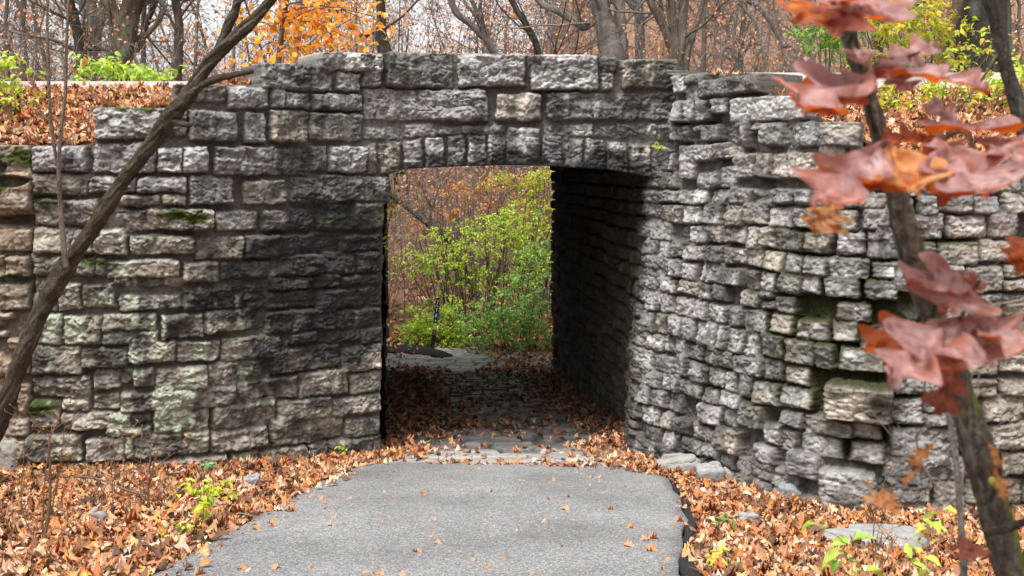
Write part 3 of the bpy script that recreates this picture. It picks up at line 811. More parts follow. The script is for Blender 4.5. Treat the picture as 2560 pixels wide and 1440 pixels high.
def grow(sp, r, p0, d, L, rad, lvl, tips, nk=(4, 7), wigg=.12, up=.03, col=(.13, .11, .095), shr=(.42, .7), t0=.2, minr=.004):
    n = max(4, min(9, int(L / .35) + 3))
    P = wig(r, p0, d, L, n, wigg, up); R = np.linspace(rad, max(rad * .4, minr * .6), n + 1)
    sp.tube(P, R, 8 if rad > .05 else (5 if rad > .018 else 3), np.array(col) * r.uniform(.75, 1.25), cap=False)
    if lvl <= 1: tips.append(P[n // 2:])
    if lvl == 0: return
    for k in range(r.integers(*nk)):
        t = r.uniform(t0, 1); i = min(int(t * n), n - 1); dd = side(r, P[i + 1] - P[i], .45, 1.15)
        grow(sp, r, P[i], dd, L * r.uniform(*shr), max(R[i] * r.uniform(.4, .65), minr), lvl - 1, tips, nk, wigg, up, col, shr, .15, minr)

RUST = [(.46, .17, .065), (.52, .22, .10), (.34, .125, .055), (.56, .29, .15), (.42, .21, .12), (.25, .105, .06)]
LIT = [(.52, .21, .075), (.50, .27, .15), (.56, .36, .24), (.36, .14, .055), (.26, .10, .045), (.62, .44, .34), (.40, .18, .09), (.15, .07, .04), (.56, .25, .08), (.30, .16, .09), (.46, .32, .21), (.10, .05, .03), (.19, .085, .04), (.34, .12, .04)]
GRN = [(.50, .70, .08), (.34, .54, .06), (.54, .68, .10), (.25, .46, .09), (.60, .70, .12)]
YEL = [(.62, .50, .06), (.52, .48, .07), (.68, .46, .05), (.40, .45, .07)]
ORG = [(.80, .32, .03), (.85, .42, .05), (.72, .22, .02), (.86, .36, .12), (.80, .50, .08)]

# ------------------------------------------------------------------ leaf litter (nobody could count it)
r = rngf(101)
def inside(poly, x, y):
    p = np.array([q[:2] for q in poly]); c = np.zeros(len(x), bool); j = len(p) - 1
    for i in range(len(p)):
        k = ((p[i, 1] > y) != (p[j, 1] > y)) & (x < (p[j, 0] - p[i, 0]) * (y - p[i, 1]) / (p[j, 1] - p[i, 1] + 1e-12) + p[i, 0]); c ^= k; j = i
    return c
ASP = Lp + T0[::-1]
ASPI = [np.array(p) + [.10 + .3 * (k % 2) * .4, -.05, 0] for k, p in enumerate(Lp)] + [np.array(p) - [.01, 0.01, 0] for p in T0[::-1]]
def front_pts(n, x0, x1, y0, y1):
    x = r.uniform(x0, x1, n); y = r.uniform(y0, y1, n)
    yw = np.where(x < -1.5, ywl(x), np.where(x > 1.75, ywr(np.maximum(x, 1.7)), 12.2)) + .1
    k = (y < yw) & ~(inside(ASP, x, y) & ~((r.random(n) < .16) & ~inside(ASPI, x, y))) & ~((y > 10.8) & (np.abs(x - .05) < 1.2 + .25 * fbm(x * 0, y * 3, 6)) & (r.random(n) > .03))
    return x[k], y[k]
sp = Soup()
x, y = front_pts(58000, -6.5, 6.5, 3.2, 12.2)
x2, y2 = front_pts(5000, -6.5, 6.5, -2, 3.2)
x = np.concatenate([x, x2]); y = np.concatenate([y, y2])
# the asphalt's back edge by the tunnel: leaves drifted over the right of it and against the walls
n = 1500; xa = r.normal(1.45, .35, n); ya = r.uniform(10.6, 12.4, n); k = (xa < np.where(ya < 12, ywr(np.maximum(xa, 1.7)) * 0 + 2.4, 1.8)) & (xa > .7 + .25 * (11.8 - ya)); xa, ya = xa[k], ya[k]
x = np.concatenate([x, xa]); y = np.concatenate([y, ya])
hgt = .012 + np.where(inside(ASP, x, y), .04, r.uniform(0, .045, len(x))) + .03 * fbm(x * 2.5, y * 2.5, 8)
P = np.stack([x, y, G(x, y) + EYE + hgt], -1)
patch = fbm(x * .9, y * .9, 77)
for m, pal in ((patch < .5, LIT), (patch >= .5, LIT[:3] + LIT[5:7] + LIT[8:])):
    sp.leaves(r, P[m], PR_LITTER + PR_OV, .061, pal, .2, .24, sj=.5, jit=.26)
for k in range(160):
    i = r.integers(0, len(P)); L_ = r.uniform(.08, .4)
    if inside(ASP, P[i:i + 1, 0], P[i:i + 1, 1])[0]: continue
    q_ = wig(r, P[i] + [0, 0, .02], (r.normal(), r.normal(), .05), L_, 4, .12); q_[:, 2] = G(q_[:, 0], q_[:, 1]) + EYE + r.uniform(.04, .07)
    sp.tube(q_, np.linspace(.004, .002, 5) * r.uniform(.7, 1.6), 4, [(.16, .11, .08), (.26, .21, .17), (.09, .06, .045)][k % 3], cap=False)
tag(sp.build('leaf_litter', M_LEAF), 'thick carpet of dry brown fallen leaves beside the path', kind='stuff')
# inside the tunnel and beyond
sp = Soup(); n = 9000
y = r.uniform(11.2, 23.5, n); u = r.uniform(-1, 1, n); x = AX(y) + u * np.where(y < 19.6, 1.65, 3.2)
d = ss(.25, .75, np.abs(u - .1)) * .8 + .12 * (fbm(x * 1.5, y * 1.5, 61) > .5) + .04 * ss(15, 12.5, y)
d = np.where((y > 19) & (u > .15), .9, d) * np.where((y < 12.9) & (np.abs(u + .05) < .62), .3, 1)
k = r.random(n) < d + .15 * (y > 12.6) * (y < 19); x, y = x[k], y[k]
P = np.stack([x, y, G(x, y) + EYE + .05 + r.uniform(0, .03, len(x))], -1)
shaded = ss(12.2, 13.2, y) * (1 - ss(18.4, 19.4, y)) > r.random(len(y))  # mid-tunnel leaves: damp tone and tunnel shade painted as a darker palette
sp.leaves(r, P[~shaded], PR_LITTER, .08, LIT, .25, .3); sp.leaves(r, P[shaded], PR_LITTER, .08, [tuple(np.array(q) * .42) for q in LIT], .25, .3)
tag(sp.build('leaf_litter', M_LEAF), 'damp fallen leaves drifted on the tunnel floor, darkened mid-tunnel by painted shade', kind='stuff')
# banks
for sgn, lab in ((-1, 'fallen leaves covering the bank above the left wall'), (1, 'fallen leaves covering the bank above the right wall')):
    sp = Soup(); n = 9000
    x = sgn * r.uniform(2.2, 9, n); y0 = np.where(x < 0, ywl(x), ywr(x)) + .2; y = y0 + r.random(n) * (13.05 - y0)
    k = y0 < 13.2; x, y = x[k], y[k]
    P = np.stack([x, y, bank(x, y) + EYE + r.uniform(0, .05, len(x))], -1)
    sp.leaves(r, P, PR_LITTER, .088, LIT, .3, .33, normal=np.stack([0 * x, 0 * x - .35, 0 * x + 1], -1))
    tag(sp.build('leaf_litter', M_LEAF), lab, kind='stuff')
# hill floor far off
sp = Soup(); n = 22000; y = 23 + 45 * r.random(n) ** 1.4; x = r.uniform(-.62, .62, n) * y
sp.leaves(r, np.stack([x, y, G(x, y) + EYE + .05], -1), PR_DIA, .16, RUST[:4] + LIT[:4] + [(.55, .38, .27), (.5, .33, .24)], .5, .5)
tag(sp.build('leaf_litter', M_LEAF), 'rust brown leaf cover on the wooded hillside', kind='stuff')

# single leaves lying on the asphalt
LOOSE = []
for k in range(4):
    q = Soup(); q.leaves(rngf(40 + k), np.zeros((1, 3)), [PR_LITTER[(0, 1, 2, 4)[k]]], .10, [LIT[(1, 2, 0, 8)[k]]], .05, .1, yaw=np.zeros(1), sj=.01, jit=.05)
    LOOSE.append(q)
meshes = []
k = 0; cnt = 0
while cnt < 150:
    x, y = r.uniform(-3.2, 1.9), r.uniform(4.6, 11.7)
    if not inside([q for q in Lp] + Rp[::-1], np.array([x]), np.array([y]))[0]: continue
    w = int(r.choice(4, p=[.4, .25, .15, .2]))
    if len(meshes) <= w or meshes[w] is None:
        while len(meshes) <= w: meshes.append(None)
        o = LOOSE[w].build('fallen_leaf', M_LEAF); meshes[w] = o
    else:
        o = link(meshes[w].copy())
    o.location = (x, y, float(G(x, y)) + EYE + .045); o.rotation_euler = (r.normal(-.15, .08), r.normal(0, .1), r.uniform(0, 6.28))
    s_ = r.uniform(.35, .85); o.scale = (s_, s_, s_)
    tag(o, 'dry brown leaf lying flat on the bare grey asphalt path', 'leaf', 'single leaves scattered on the asphalt path'); cnt += 1

# ------------------------------------------------------------------ loose stones
def rock(name, px, py, w, h, d, colr, label, seed, cat='stone', yaw=0.0, group=None):
    p = gpix(px, py); D = p[1]; h = h * 1.15; p[2] += .03
    W, Hh, Dp = w / F * D / 2, h / F * D, d / F * D / 2
    a = np.linspace(0, 2 * np.pi, 40, endpoint=False); b = np.linspace(-.5 * np.pi, .5 * np.pi, 22)
    A, B = np.meshgrid(a, b, indexing='ij')
    q = lambda t, e: np.sign(t) * np.abs(t) ** e
    X, Y, Z = q(np.cos(A) * np.cos(B), .55), q(np.sin(A) * np.cos(B), .6), q(np.sin(B), .6)
    k = 1 + .45 * (facet(A * 1.1 + seed, B * 1.6 + seed + X * .3, .9, seed) - .4) + .12 * (fbm(X * 3 + seed, Z * 3 + Y * 2, seed) - .5)
    tilt = r.uniform(-.25, .25)
    x, y, z = X * k * W, Y * k * Dp, (Z * k + .5) * Hh * .62 + tilt * X * k * Hh
    ca, sa = math.cos(yaw), math.sin(yaw)
    V = np.stack([x * ca - y * sa, x * sa + y * ca, z], -1).reshape(-1, 3)
    i = np.arange(40 * 22).reshape(40, 22); j = np.roll(i, -1, 0)
    f = np.stack([i[:, :-1], j[:, :-1], j[:, 1:], i[:, 1:]], -1).reshape(-1, 4)
    c = np.array(colr) * (.8 + .4 * fbm(A * 2, B * 3, seed + 3)).reshape(-1, 1)
    o = mk(name, V, [f], M_ROCK, None, c, smooth=False); o.location = p
    return tag(o, label, cat, group)
LG = (.30, .29, .265)
rock('loose_stone', 1688, 1188, 98, 34, 60, LG, 'long pale flat stone lying in the leaves beside the back corner of the path', 1)
rock('loose_stone', 1772, 1208, 62, 34, 50, (.30, .30, .30), 'grey wedge shaped stone in the leaves between two paler stones', 2)
rock('loose_stone', 1836, 1214, 52, 38, 44, (.32, .305, .275), 'blocky pale stone with an upright face in the leaves by the right wall', 3)
rock('loose_stone', 1872, 1316, 50, 22, 40, LG, 'small whitish stone half buried in leaves right of the dark path edge', 4)
rock('loose_stone', 1975, 1256, 52, 32, 40, (.24, .25, .265), 'bluish grey stone in the leaves at the foot of the right wall', 5)
rock('stone_slab', 2190, 1375, 225, 32, 130, (.27, .265, .255), 'broad flat grey slab lying in leaves at the lower right', 6)
rock('loose_stone', 1725, 1160, 34, 14, 30, (.5, .42, .34), 'small tan stone at the foot of the wall behind the pale flat stone', 7)
rock('loose_stone', 1660, 1150, 20, 10, 20, LG, 'tiny white pebble by the tunnel corner', 8)
rock('loose_stone', 245, 1312, 44, 26, 36, (.30, .265, .245), 'pale rounded stone among leaves left of the path', 9)
rock('loose_stone', 630, 1216, 40, 18, 30, (.28, .27, .285), 'small lavender grey stone in the leaves near the left wall', 10)
rock('loose_stone', 22, 1180, 60, 66, 50, (.34, .33, .3), 'large grey stone at the foot of the old wall', 11)

def kindling(px0, py0, px1, py1, w, label, lift=.05):
    a, b = gpix(px0, py0), gpix(px1, py1); P = spline([a, a * .65 + b * .35 + r.normal(0, .02, 3), a * .3 + b * .7 + r.normal(0, .02, 3), b], 5); P[:, 2] = G(P[:, 0], P[:, 1]) + EYE + lift + .02 * np.sin(np.linspace(0, 6, len(P)))
    q = Soup(); q.tube(P, np.linspace(w, w * .4, len(P)), 6, (.17, .12, .09)); m = len(P) // 2
    q.tube(wig(r, P[m], P[m + 1] - P[m] + r.normal(0, .06, 3), .25, 5, .1), np.linspace(w * .5, w * .2, 6), 5, (.17, .12, .09))
    tag(q.build('fallen_twig', M_TWIG), label, 'twig')
kindling(600, 1182, 730, 1162, .014, 'thin brown stick on the leaves close to the left wall')
kindling(470, 1196, 190, 1240, .010, 'long slender fallen twig lying across the leaves on the left')
kindling(185, 1225, 375, 1272, .012, 'forked dark twig lying on leaves left of the green seedling', .12)
kindling(360, 1195, 480, 1190, .010, 'short grey twig at the leaf edge under the left wall')

# ------------------------------------------------------------------ leaning tree at the left
r = rngf(55)
def pxpath(l, D0, D1, ws=1.0):
    n = len(l); P = []; R = []
    for i, (x, y, w) in enumerate(l):
        D = D0 + (D1 - D0) * i / (n - 1); P.append(at(x, y, D)); R.append(w * ws / F * D / 2)
    return np.array(P), np.array(R)
def limb(sp, l, D0, D1, n, col, rough, seed, k=8, ws=1.0):
    P, R = pxpath(l, D0, D1, ws); P = spline(P, k); R = np.interp(np.linspace(0, 1, len(P)), np.linspace(0, 1, len(R)), R) * (.88 + .26 * vn(np.arange(len(P)) * 1.6 / k, np.zeros(len(P)), seed + 30))
    c = np.broadcast_to(col, P.shape) * (.75 + .5 * vn(np.arange(len(P)) * .21, np.zeros(len(P)), seed))[:, None]
    sp.tube(P, R, n, c, rough, seed); return P, R
lt = empty('leaning_tree', tuple(at(-150, 1330, 9.5))); OFF = np.array(lt.location)
tag(lt, 'bare dark trunk leaning from lower left across the stone wing wall', 'tree')
q = Soup(); BR = (.10, .08, .057)
limb(q, [(-150, 1330, 96), (-60, 1150, 82), (0, 1046, 76), (48, 910, 70), (105, 775, 70), (163, 672, 66), (240, 560, 60), (308, 452, 55), (372, 368, 54), (428, 288, 64), (470, 240, 62), (522, 160, 52), (580, 100, 50), (640, 42, 44), (700, -30, 40), (800, -160, 34), (900, -300, 26)], 9.5, 8.9, 40, BR, .38, 3, 34, .61)
q.build('trunk', M_BARK, lt, OFF, True)
for l, d in (([(468, 240, 40), (500, 215, 26), (545, 196, 21), (590, 186, 17), (632, 177, 13)], 9.1), ([(540, 150, 34), (556, 105, 30), (572, 60, 26), (590, 20, 26), (600, -40, 22), (640, -160, 16)], 9.1), ([(425, 300, 34), (450, 308, 18), (480, 312, 12)], 9.15), ([(585, 18, 16), (604, 2, 10), (640, -20, 7)], 9.05)):
    q = Soup(); limb(q, l, d, d - .05, 18, BR, .3, int(l[0][0]), 7, .8); q.build('branch', M_BARK, lt, OFF, True)
SH = (.24, .185, .14)
for k, l in enumerate(([(165, 668, 16), (158, 600, 13), (150, 500, 12), (147, 420, 11), (152, 330, 10), (163, 240, 9), (166, 120, 8), (172, -20, 7), (176, -200, 5)], [(148, 425, 9), (136, 370, 9), (126, 290, 8), (121, 180, 8), (118, 60, 7), (119, -60, 6), (110, -200, 4)], [(164, 200, 5), (190, 165, 4), (228, 96, 3), (232, 80, 2)], [(125, 190, 4), (100, 130, 3), (50, 90, 3), (0, 66, 2)], [(165, 60, 4), (178, 40, 3), (180, 10, 2)])):
    q = Soup(); limb(q, l, 9.12, 9.0, 8, SH, .05, k, 6)
    q.build('shoot', M_BARK, lt, OFF, True)
for x, y in ((228, 85), (178, 74), (50, 28), (176, 12), (209, 140), (160, 74), (184, 158)):
    q = Soup(); q.leaves(r, at(x, y, 9.05)[None], PR_LITTER[2:4], .085, [(.70, .30, .10), (.62, .30, .16)], .3, .5, yaw=np.zeros(1)); o = q.build('leaf', M_LEAF, lt, OFF)
    # let them hang
    me = o.data; c0 = at(x, y, 9.05) - OFF
    for v in me.vertices:
        d = v.co - Vector(c0); v.co = Vector(c0) + Vector((d.y * .8, d.z, -d.x))

# ------------------------------------------------------------------ trees beyond the road
def wood_tree(name, trunks, D, label, seed, col=(.15, .12, .10), lv=3, nb=16, hmin=0.6, htop=9., bl=(1.2, 2.8), leaf=(60, RUST, .09), base=None, sides=24, rough=.26, protos=PR_DIA, lean=None):
    r = rngf(seed); x, y, w = trunks[0][0]
    b = at(x, y, D); gz = float(G(b[0], D)) + EYE if D > 19.5 else min(b[2], float(bank(np.array([b[0]]), np.array([D]))[0]) + EYE - .1)
    root = empty(name, (b[0], b[1], gz)); tag(root, label, 'tree'); off = np.array(root.location)
    q = Soup(); tw = Soup(); tips = []
    for ti, l in enumerate(trunks):
        P, R = pxpath(l, D, D + .15 * ti)
        lo = P[0].copy(); lo[2] = gz - .15; lo[0] -= (P[1] - P[0])[0] * .3
        if P[0][2] - lo[2] > .3: P = np.concatenate([[lo], P]); R = np.concatenate([[R[0] * 1.25], R])
        if l[-1][1] < 20:
            d = P[-1] - P[-2]; d /= np.linalg.norm(d); d = d * .6 + np.array([0, 0, .5]); h = htop - (P[-1][2] - gz)
            if h > .5:
                ex = wig(r, P[-1], d, h, 6, .06, .04)[1:]; P = np.concatenate([P, ex]); R = np.concatenate([R, np.linspace(R[-1] * .85, R[-1] * .3, 6)])
        P = spline(P, 16 if sides > 10 else 6); R = np.interp(np.linspace(0, 1, len(P)), np.linspace(0, 1, len(R)), R)
        c = np.broadcast_to(col, P.shape) * (.8 + .4 * vn(np.arange(len(P)) * .3, np.zeros(len(P)), seed))[:, None]
        q.tube(P, R, sides, c, rough, seed + ti)
        m = len(P)
        for k in range(nb // len(trunks) + 1):
            i = int(r.uniform(.12, .97) * (m - 2))
            if P[i][2] < gz + hmin: continue
            dd = side(r, P[i + 1] - P[i], .5, 1.2)
            grow(tw, r, P[i], dd, r.uniform(*bl), max(R[i] * r.uniform(.18, .4), .010), lv - 1, tips, (3, 6), .13, .03, np.array(col) * .9)
    q.build('trunk', M_BARK, root, off, True)
    if leaf and tips:
        T = np.concatenate(tips); k = r.integers(0, len(T), leaf[0]); tw.leaves(r, T[k] + r.normal(0, .06, (leaf[0], 3)), protos, leaf[2], leaf[1], .8, .8)
    tw.build('crown', M_LEAF, root, off)
    return root
DK = (.075, .06, .048); GY = (.20, .175, .155); TN = (.30, .25, .20)
wood_tree('woodland_tree', [[(290, 205, 62), (305, 130, 52), (318, 60, 50), (332, 0, 48)]], 20.5, 'thick mossy brown trunk standing behind the bright green bush', 1, (.115, .088, .055), nb=14, leaf=(250, RUST, .09))
wood_tree('woodland_tree', [[(226, 205, 48), (222, 120, 44), (228, 60, 40), (215, 0, 42)], [(240, 150, 24), (248, 60, 20), (262, 0, 20)]], 24, 'pale grey double trunk just left of the thick brown trunk', 2, GY, nb=14, leaf=(300, RUST, .09))
wood_tree('woodland_tree', [[(206, 210, 22), (200, 130, 22), (190, 60, 22), (174, 0, 22)]], 21, 'slim nearly black trunk slanting in front of the grey double trunk', 3, DK, nb=9)
wood_tree('woodland_tree', [[(325, 170, 12), (345, 120, 13), (366, 60, 14), (392, -10, 14)], [(360, 180, 10), (358, 90, 11), (361, 0, 12)]], 22, 'two thin dark stems crossing beside the thick brown trunk', 4, DK, nb=10)
wood_tree('woodland_tree', [[(443, 206, 24), (446, 130, 22), (448, 60, 20), (438, 0, 20)]], 20.2, 'straight dark brown trunk rising behind the gap left of the leaning tree', 5, (.10, .075, .055), nb=12, leaf=(200, RUST, .09))
wood_tree('woodland_tree', [[(60, 210, 14), (56, 100, 13), (60, 0, 12)], [(20, 210, 10), (14, 90, 9), (18, 0, 9)]], 26, 'pair of thin grey stems at the far left edge', 6, (.14, .115, .1), nb=12, leaf=(300, RUST, .09))
wood_tree('woodland_tree', [[(738, 200, 20), (742, 100, 19), (748, 0, 18), (752, -60, 17)]], 17.8 + 2.4, 'smooth tan trunk among the orange maple leaves', 7, TN, nb=8, leaf=(60, ORG, .12))
wood_tree('woodland_tree', [[(850, 420, 34), (910, 270, 30), (962, 150, 26), (955, 80, 22), (952, 0, 20)], [(950, 140, 12), (905, 90, 10), (860, 55, 8), (835, 10, 7)]], 23, 'dark twisted tree with a low branch at the end of the orange leaves', 8, DK, nb=16, leaf=(250, RUST, .08))
wood_tree('woodland_tree', [[(1420, 420, 30), (1330, 240, 22), (1250, 150, 16), (1215, 100, 16), (1175, 60, 16), (1140, 30, 16), (1120, -20, 16)]], 27, 'grey trunk leaning to the left above the parapet', 9, (.17, .15, .135), nb=16, leaf=(350, RUST, .08))
wood_tree('woodland_tree', [[(1430, 430, 26), (1385, 260, 20), (1348, 150, 18), (1340, 110, 16), (1318, 65, 15), (1292, 25, 15), (1276, -10, 14)]], 21.5, 'crooked thin dark stem above the middle of the parapet', 10, DK, nb=14, leaf=(120, RUST, .08))
wood_tree('woodland_tree', [[(1530, 165, 66), (1522, 100, 52), (1508, 40, 46), (1496, -10, 46)], [(1556, 160, 30), (1552, 80, 28), (1548, 0, 27)], [(1500, 95, 16), (1455, 65, 22), (1400, 30, 18), (1350, 5, 14)]], 21, 'broad furrowed grey trunk with a slimmer twin beside it', 11, (.22, .195, .175), nb=16, leaf=(250, RUST, .08))
wood_tree('woodland_tree', [[(1690, 170, 26), (1668, 90, 20), (1640, 30, 18), (1622, -10, 18)], [(1694, 170, 28), (1684, 80, 22), (1676, 0, 22)], [(1700, 170, 26), (1704, 80, 22), (1710, 0, 20)], [(1712, 170, 22), (1735, 80, 14), (1758, 0, 12)], [(1702, 150, 16), (1660, 60, 12), (1650, -10, 10)]], 20.6, 'clump of brown stems fanning from one base behind the parapet end', 12, (.14, .11, .085), nb=18, leaf=(90, YEL + RUST, .09))
wood_tree('woodland_tree', [[(1600, 150, 24), (1598, 60, 24), (1594, -10, 24)]], 33, 'dark bluish grey trunk far behind between the broad trunk and the stem clump', 13, (.09, .09, .095), nb=14, leaf=(400, RUST, .09))
wood_tree('woodland_tree', [[(2030, 190, 18), (2022, 100, 15), (2014, 0, 13)], [(1912, 190, 9), (1905, 120, 8), (1890, 60, 8), (1850, 5, 10)]], 22, 'thin pale grey stems over the white kerb', 14, (.26, .24, .22), nb=18, leaf=(120, YEL + RUST, .08))
wood_tree('woodland_tree', [[(2462, 250, 150), (2458, 150, 136), (2455, 60, 128), (2455, -20, 124)]], 15.5, 'massive dark furrowed trunk at the upper right behind the red leaves', 15, (.075, .062, .05), nb=8, hmin=2.4, leaf=(60, YEL, .09), sides=24, rough=.22)
wood_tree('woodland_tree', [[(2352, 150, 26), (2372, 80, 24), (2392, 20, 26), (2398, -30, 26)]], 15, 'curved brown trunk beside the massive dark trunk', 16, (.17, .12, .085), nb=9, leaf=(60, YEL, .09))
wood_tree('woodland_tree', [[(2196, 250, 26), (2194, 120, 24), (2190, 0, 22)]], 18, 'dark upright trunk behind the yellow green shrub', 17, DK, nb=9, leaf=(120, YEL, .09))
wood_tree('woodland_tree', [[(1800, 180, 10), (1830, 110, 9), (1842, 20, 9)], [(1980, 170, 9), (1955, 110, 10), (1900, 20, 14), (1820, -20, 14)]], 24, 'slender arching grey stem with bare twigs over the parapet end', 18, (.27, .24, .215), nb=20, leaf=(150, RUST, .08))

# orange maple
r = rngf(140)
mp = empty('maple_sapling', tuple(at(690, 212, 14.6) - [0, 0, .1])); off = np.array(mp.location)
tag(mp, 'bright orange leaved maple hanging over the stepped left parapet', 'tree')
q = Soup(); P, R = limb(q, [(690, 212, 16), (700, 120, 14), (712, 30, 13), (730, -80, 11), (740, -260, 8)], 14.6, 14.9, 10, (.16, .12, .09), .08, 4); q.build('trunk', M_BARK, mp, off, True)
tw = Soup(); lp = []
for (x, y, x1, y1, nn) in ((705, 60, 640, 30, 24), (705, 90, 600, 60, 26), (710, 40, 830, 20, 60), (715, 10, 930, 55, 110), (712, 60, 880, 100, 80), (712, 60, 820, 60, 60), (712, 60, 900, 20, 50), (700, 110, 620, 160, 30), (700, 110, 780, 120, 40), (705, 80, 690, 190, 30), (715, 20, 760, 80, 30), (720, -30, 860, -20, 50), (712, 0, 660, 5, 30), (716, 30, 950, 45, 30), (700, 120, 740, 200, 30)):
    a, b = at(x, y, 14.7), at(x1, y1, 14.7 + r.uniform(-1.0, .8)); P = spline([a, a * .6 + b * .4 + [0, 0, .12], b], 4); tw.tube(P, np.linspace(.012, .004, len(P)), 4, (.12, .09, .07))
    t = r.random(nn) ** .7; lp.append(a + (b - a) * t[:, None] + r.normal(0, .25, (nn, 3)) - [0, 0, .05])
tw.build('branches', M_TWIG, mp, off)
q = Soup(); q.leaves(r, np.concatenate(lp), PR_MAPLE, .092, ORG, .7, .6); q.build('crown', M_GREEN, mp, off)

# ------------------------------------------------------------------ shrubs
def shrub(name, label, D, spots, seed, pal, n, size, stems=14, scol=(.12, .09, .07), ymin=None, spread=.35, gnd=None, protos=PR_OV, cat='shrub'):
    """spots: (px, py, rx, ry, weight) lumps of leaf sprays in photo pixels at distance D"""
    r = rngf(seed); w = np.array([s[4] for s in spots], float); w /= w.sum()
    x0 = np.average([s[0] for s in spots], weights=w); b = at(x0, 420, D)
    gz = (float(G(b[0], D)) if gnd is None else gnd) + EYE
    root = empty(name, (b[0], D, gz)); tag(root, label, cat); off = np.array(root.location)
    st_, q = Soup(), Soup(); pts = []; nrm = []
    for k in range(int(n / 12)):
        s = spots[r.choice(len(spots), p=w)]
        while True:
            u = r.normal(0, .55, 2)
            if np.hypot(*u) < 1.15: break
        c = at(s[0] + u[0] * s[2], s[1] + u[1] * s[3], D); c[1] += r.normal(0, spread) ; c[2] = max(c[2], gz + .05)
        d = np.array([r.normal(), r.normal(), r.normal(.1, .3)]); L = size * r.uniform(2.5, 5)
        P = wig(r, c, d, L, 4, .15, -.05)
        if k % 3 == 0: st_.tube(P, .0035 * max(D / 20, .35), 3, scol, cap=False)
        t = r.uniform(0, 4, 12); i = np.minimum(t.astype(int), 3); f = (t - i)[:, None]
        pts.append(P[i] * (1 - f) + P[i + 1] * f + r.normal(0, size * .3, (12, 3)))
    for k in range(stems):
        s = spots[r.choice(len(spots), p=w)]; e = at(s[0] + r.normal(0, .5) * s[2], s[1] + r.normal(0, .5) * s[3], D); e[1] += r.normal(0, spread * .6)
        g0 = np.array([b[0] * .4 + e[0] * .6 + r.normal(0, .12), D + r.normal(0, spread * .4), gz - .05]); m = g0 * .5 + e * .5 + [0, 0, .12 * abs(e[2] - gz)]
        P = spline([g0, m, e, e + (e - m) * .2 + r.normal(0, .05, 3)], 4); st_.tube(P, np.linspace(.012, .004, len(P)) * max(D / 20, .3), 4, np.array(scol) * r.uniform(.7, 1.5), cap=False)
    q.leaves(r, np.concatenate(pts), protos, size, pal, .5, .5)
    st_.build('stem', M_TWIG, root, off); q.build('foliage', M_GREEN, root, off)
    return root
shrub('honeysuckle_shrub', 'large bright green shrub arching behind the trail marker post', 23.2, [(1190, 600, 110, 50, 3), (1290, 560, 110, 60, 3), (1110, 650, 90, 60, 2.4), (1210, 700, 120, 80, 3), (1040, 650, 70, 60, 1.1), (1320, 640, 90, 70, 2)], 201, GRN[:3] + GRN[4:], 5000, .068, 46)
shrub('honeysuckle_shrub', 'deeper green shrub against the right edge of the far tunnel mouth', 21.6, [(1310, 740, 90, 60, 3), (1350, 650, 50, 60, 1.5), (1260, 800, 90, 50, 3), (1330, 830, 70, 40, 2), (1180, 800, 60, 50, 1.6), (1220, 850, 90, 24, 1.5)], 202, [(.30, .54, .11), (.24, .46, .15), (.42, .62, .11), (.28, .52, .2)], 4600, .066, 20)
shrub('honeysuckle_shrub', 'low light green shrub at the foot of the trail marker post', 22.9, [(1060, 800, 60, 40, 2), (1120, 780, 50, 50, 2), (1090, 840, 80, 26, 2), (1030, 830, 50, 26, 1.2), (1150, 840, 50, 30, 1.4)], 203, GRN, 3000, .07, 12)
shrub('yellow_shrub', 'yellowing shrub high in the upper right of the tunnel opening', 26, [(1340, 500, 70, 60, 2), (1360, 440, 60, 30, 1.2), (1310, 560, 70, 50, 1.2), (1370, 580, 50, 60, 1.4), (1250, 450, 40, 20, .6)], 204, YEL + GRN[:3], 2400, .085, 18)
shrub('orange_shrub', 'loose shrub with scattered orange yellow leaves in the tunnel view', 29, [(1170, 470, 110, 50, 2), (1100, 520, 110, 50, 2), (1250, 520, 90, 50, 2), (1050, 560, 70, 50, .8), (1290, 450, 60, 30, .7)], 205, [(.72, .36, .08), (.66, .42, .10), (.6, .26, .08)], 700, .12, 34, (.16, .12, .1))
shrub('green_bush', 'fresh green bush on the road verge under the thick brown trunk', 14.6, [(240, 180, 34, 26, 2), (300, 178, 34, 26, 2), (345, 185, 40, 22, 2), (210, 190, 20, 16, .8), (385, 185, 18, 18, .8)], 206, GRN, 620, .085, 12, gnd=1.0)
shrub('green_bush', 'yellow green bush on the bank at the far left edge', 11.9, [(20, 250, 30, 40, 2), (10, 155, 20, 22, 1), (40, 290, 26, 24, 1.2), (-40, 230, 50, 70, 2)], 207, GRN + YEL[1:2], 420, .08, 9, gnd=.3)
shrub('yellow_green_shrub', 'yellow green shrub spreading behind the red oak leaves at upper right', 13.9, [(2200, 60, 90, 50, 2.4), (2300, 60, 90, 60, 2.4), (2260, 150, 110, 60, 2), (2400, 110, 110, 60, 1.2), (2500, 150, 60, 60, 1), (2250, 0, 140, 30, 2)], 208, YEL[1:] + YEL[1:] + GRN[:3], 1900, .085, 26, gnd=1.0)
shrub('green_bush', 'dense mid green bush right of the bare twigs above the white kerb', 15.2, [(2090, 90, 60, 40, 3), (2050, 60, 40, 30, 1.2), (2120, 130, 40, 30, 1.3)], 209, [(.14, .30, .04), (.2, .38, .05), (.3, .42, .06)], 1000, .075, 10, gnd=1.0)
shrub('yellow_green_shrub', 'yellow green undergrowth on the bank below the massive dark trunk', 12.0, [(2230, 260, 70, 50, 2), (2330, 240, 90, 50, 2), (2470, 230, 90, 40, 2), (2230, 320, 40, 40, 1), (2540, 200, 40, 40, 1)], 210, YEL[1:] + GRN[:3], 950, .075, 16, gnd=.55)
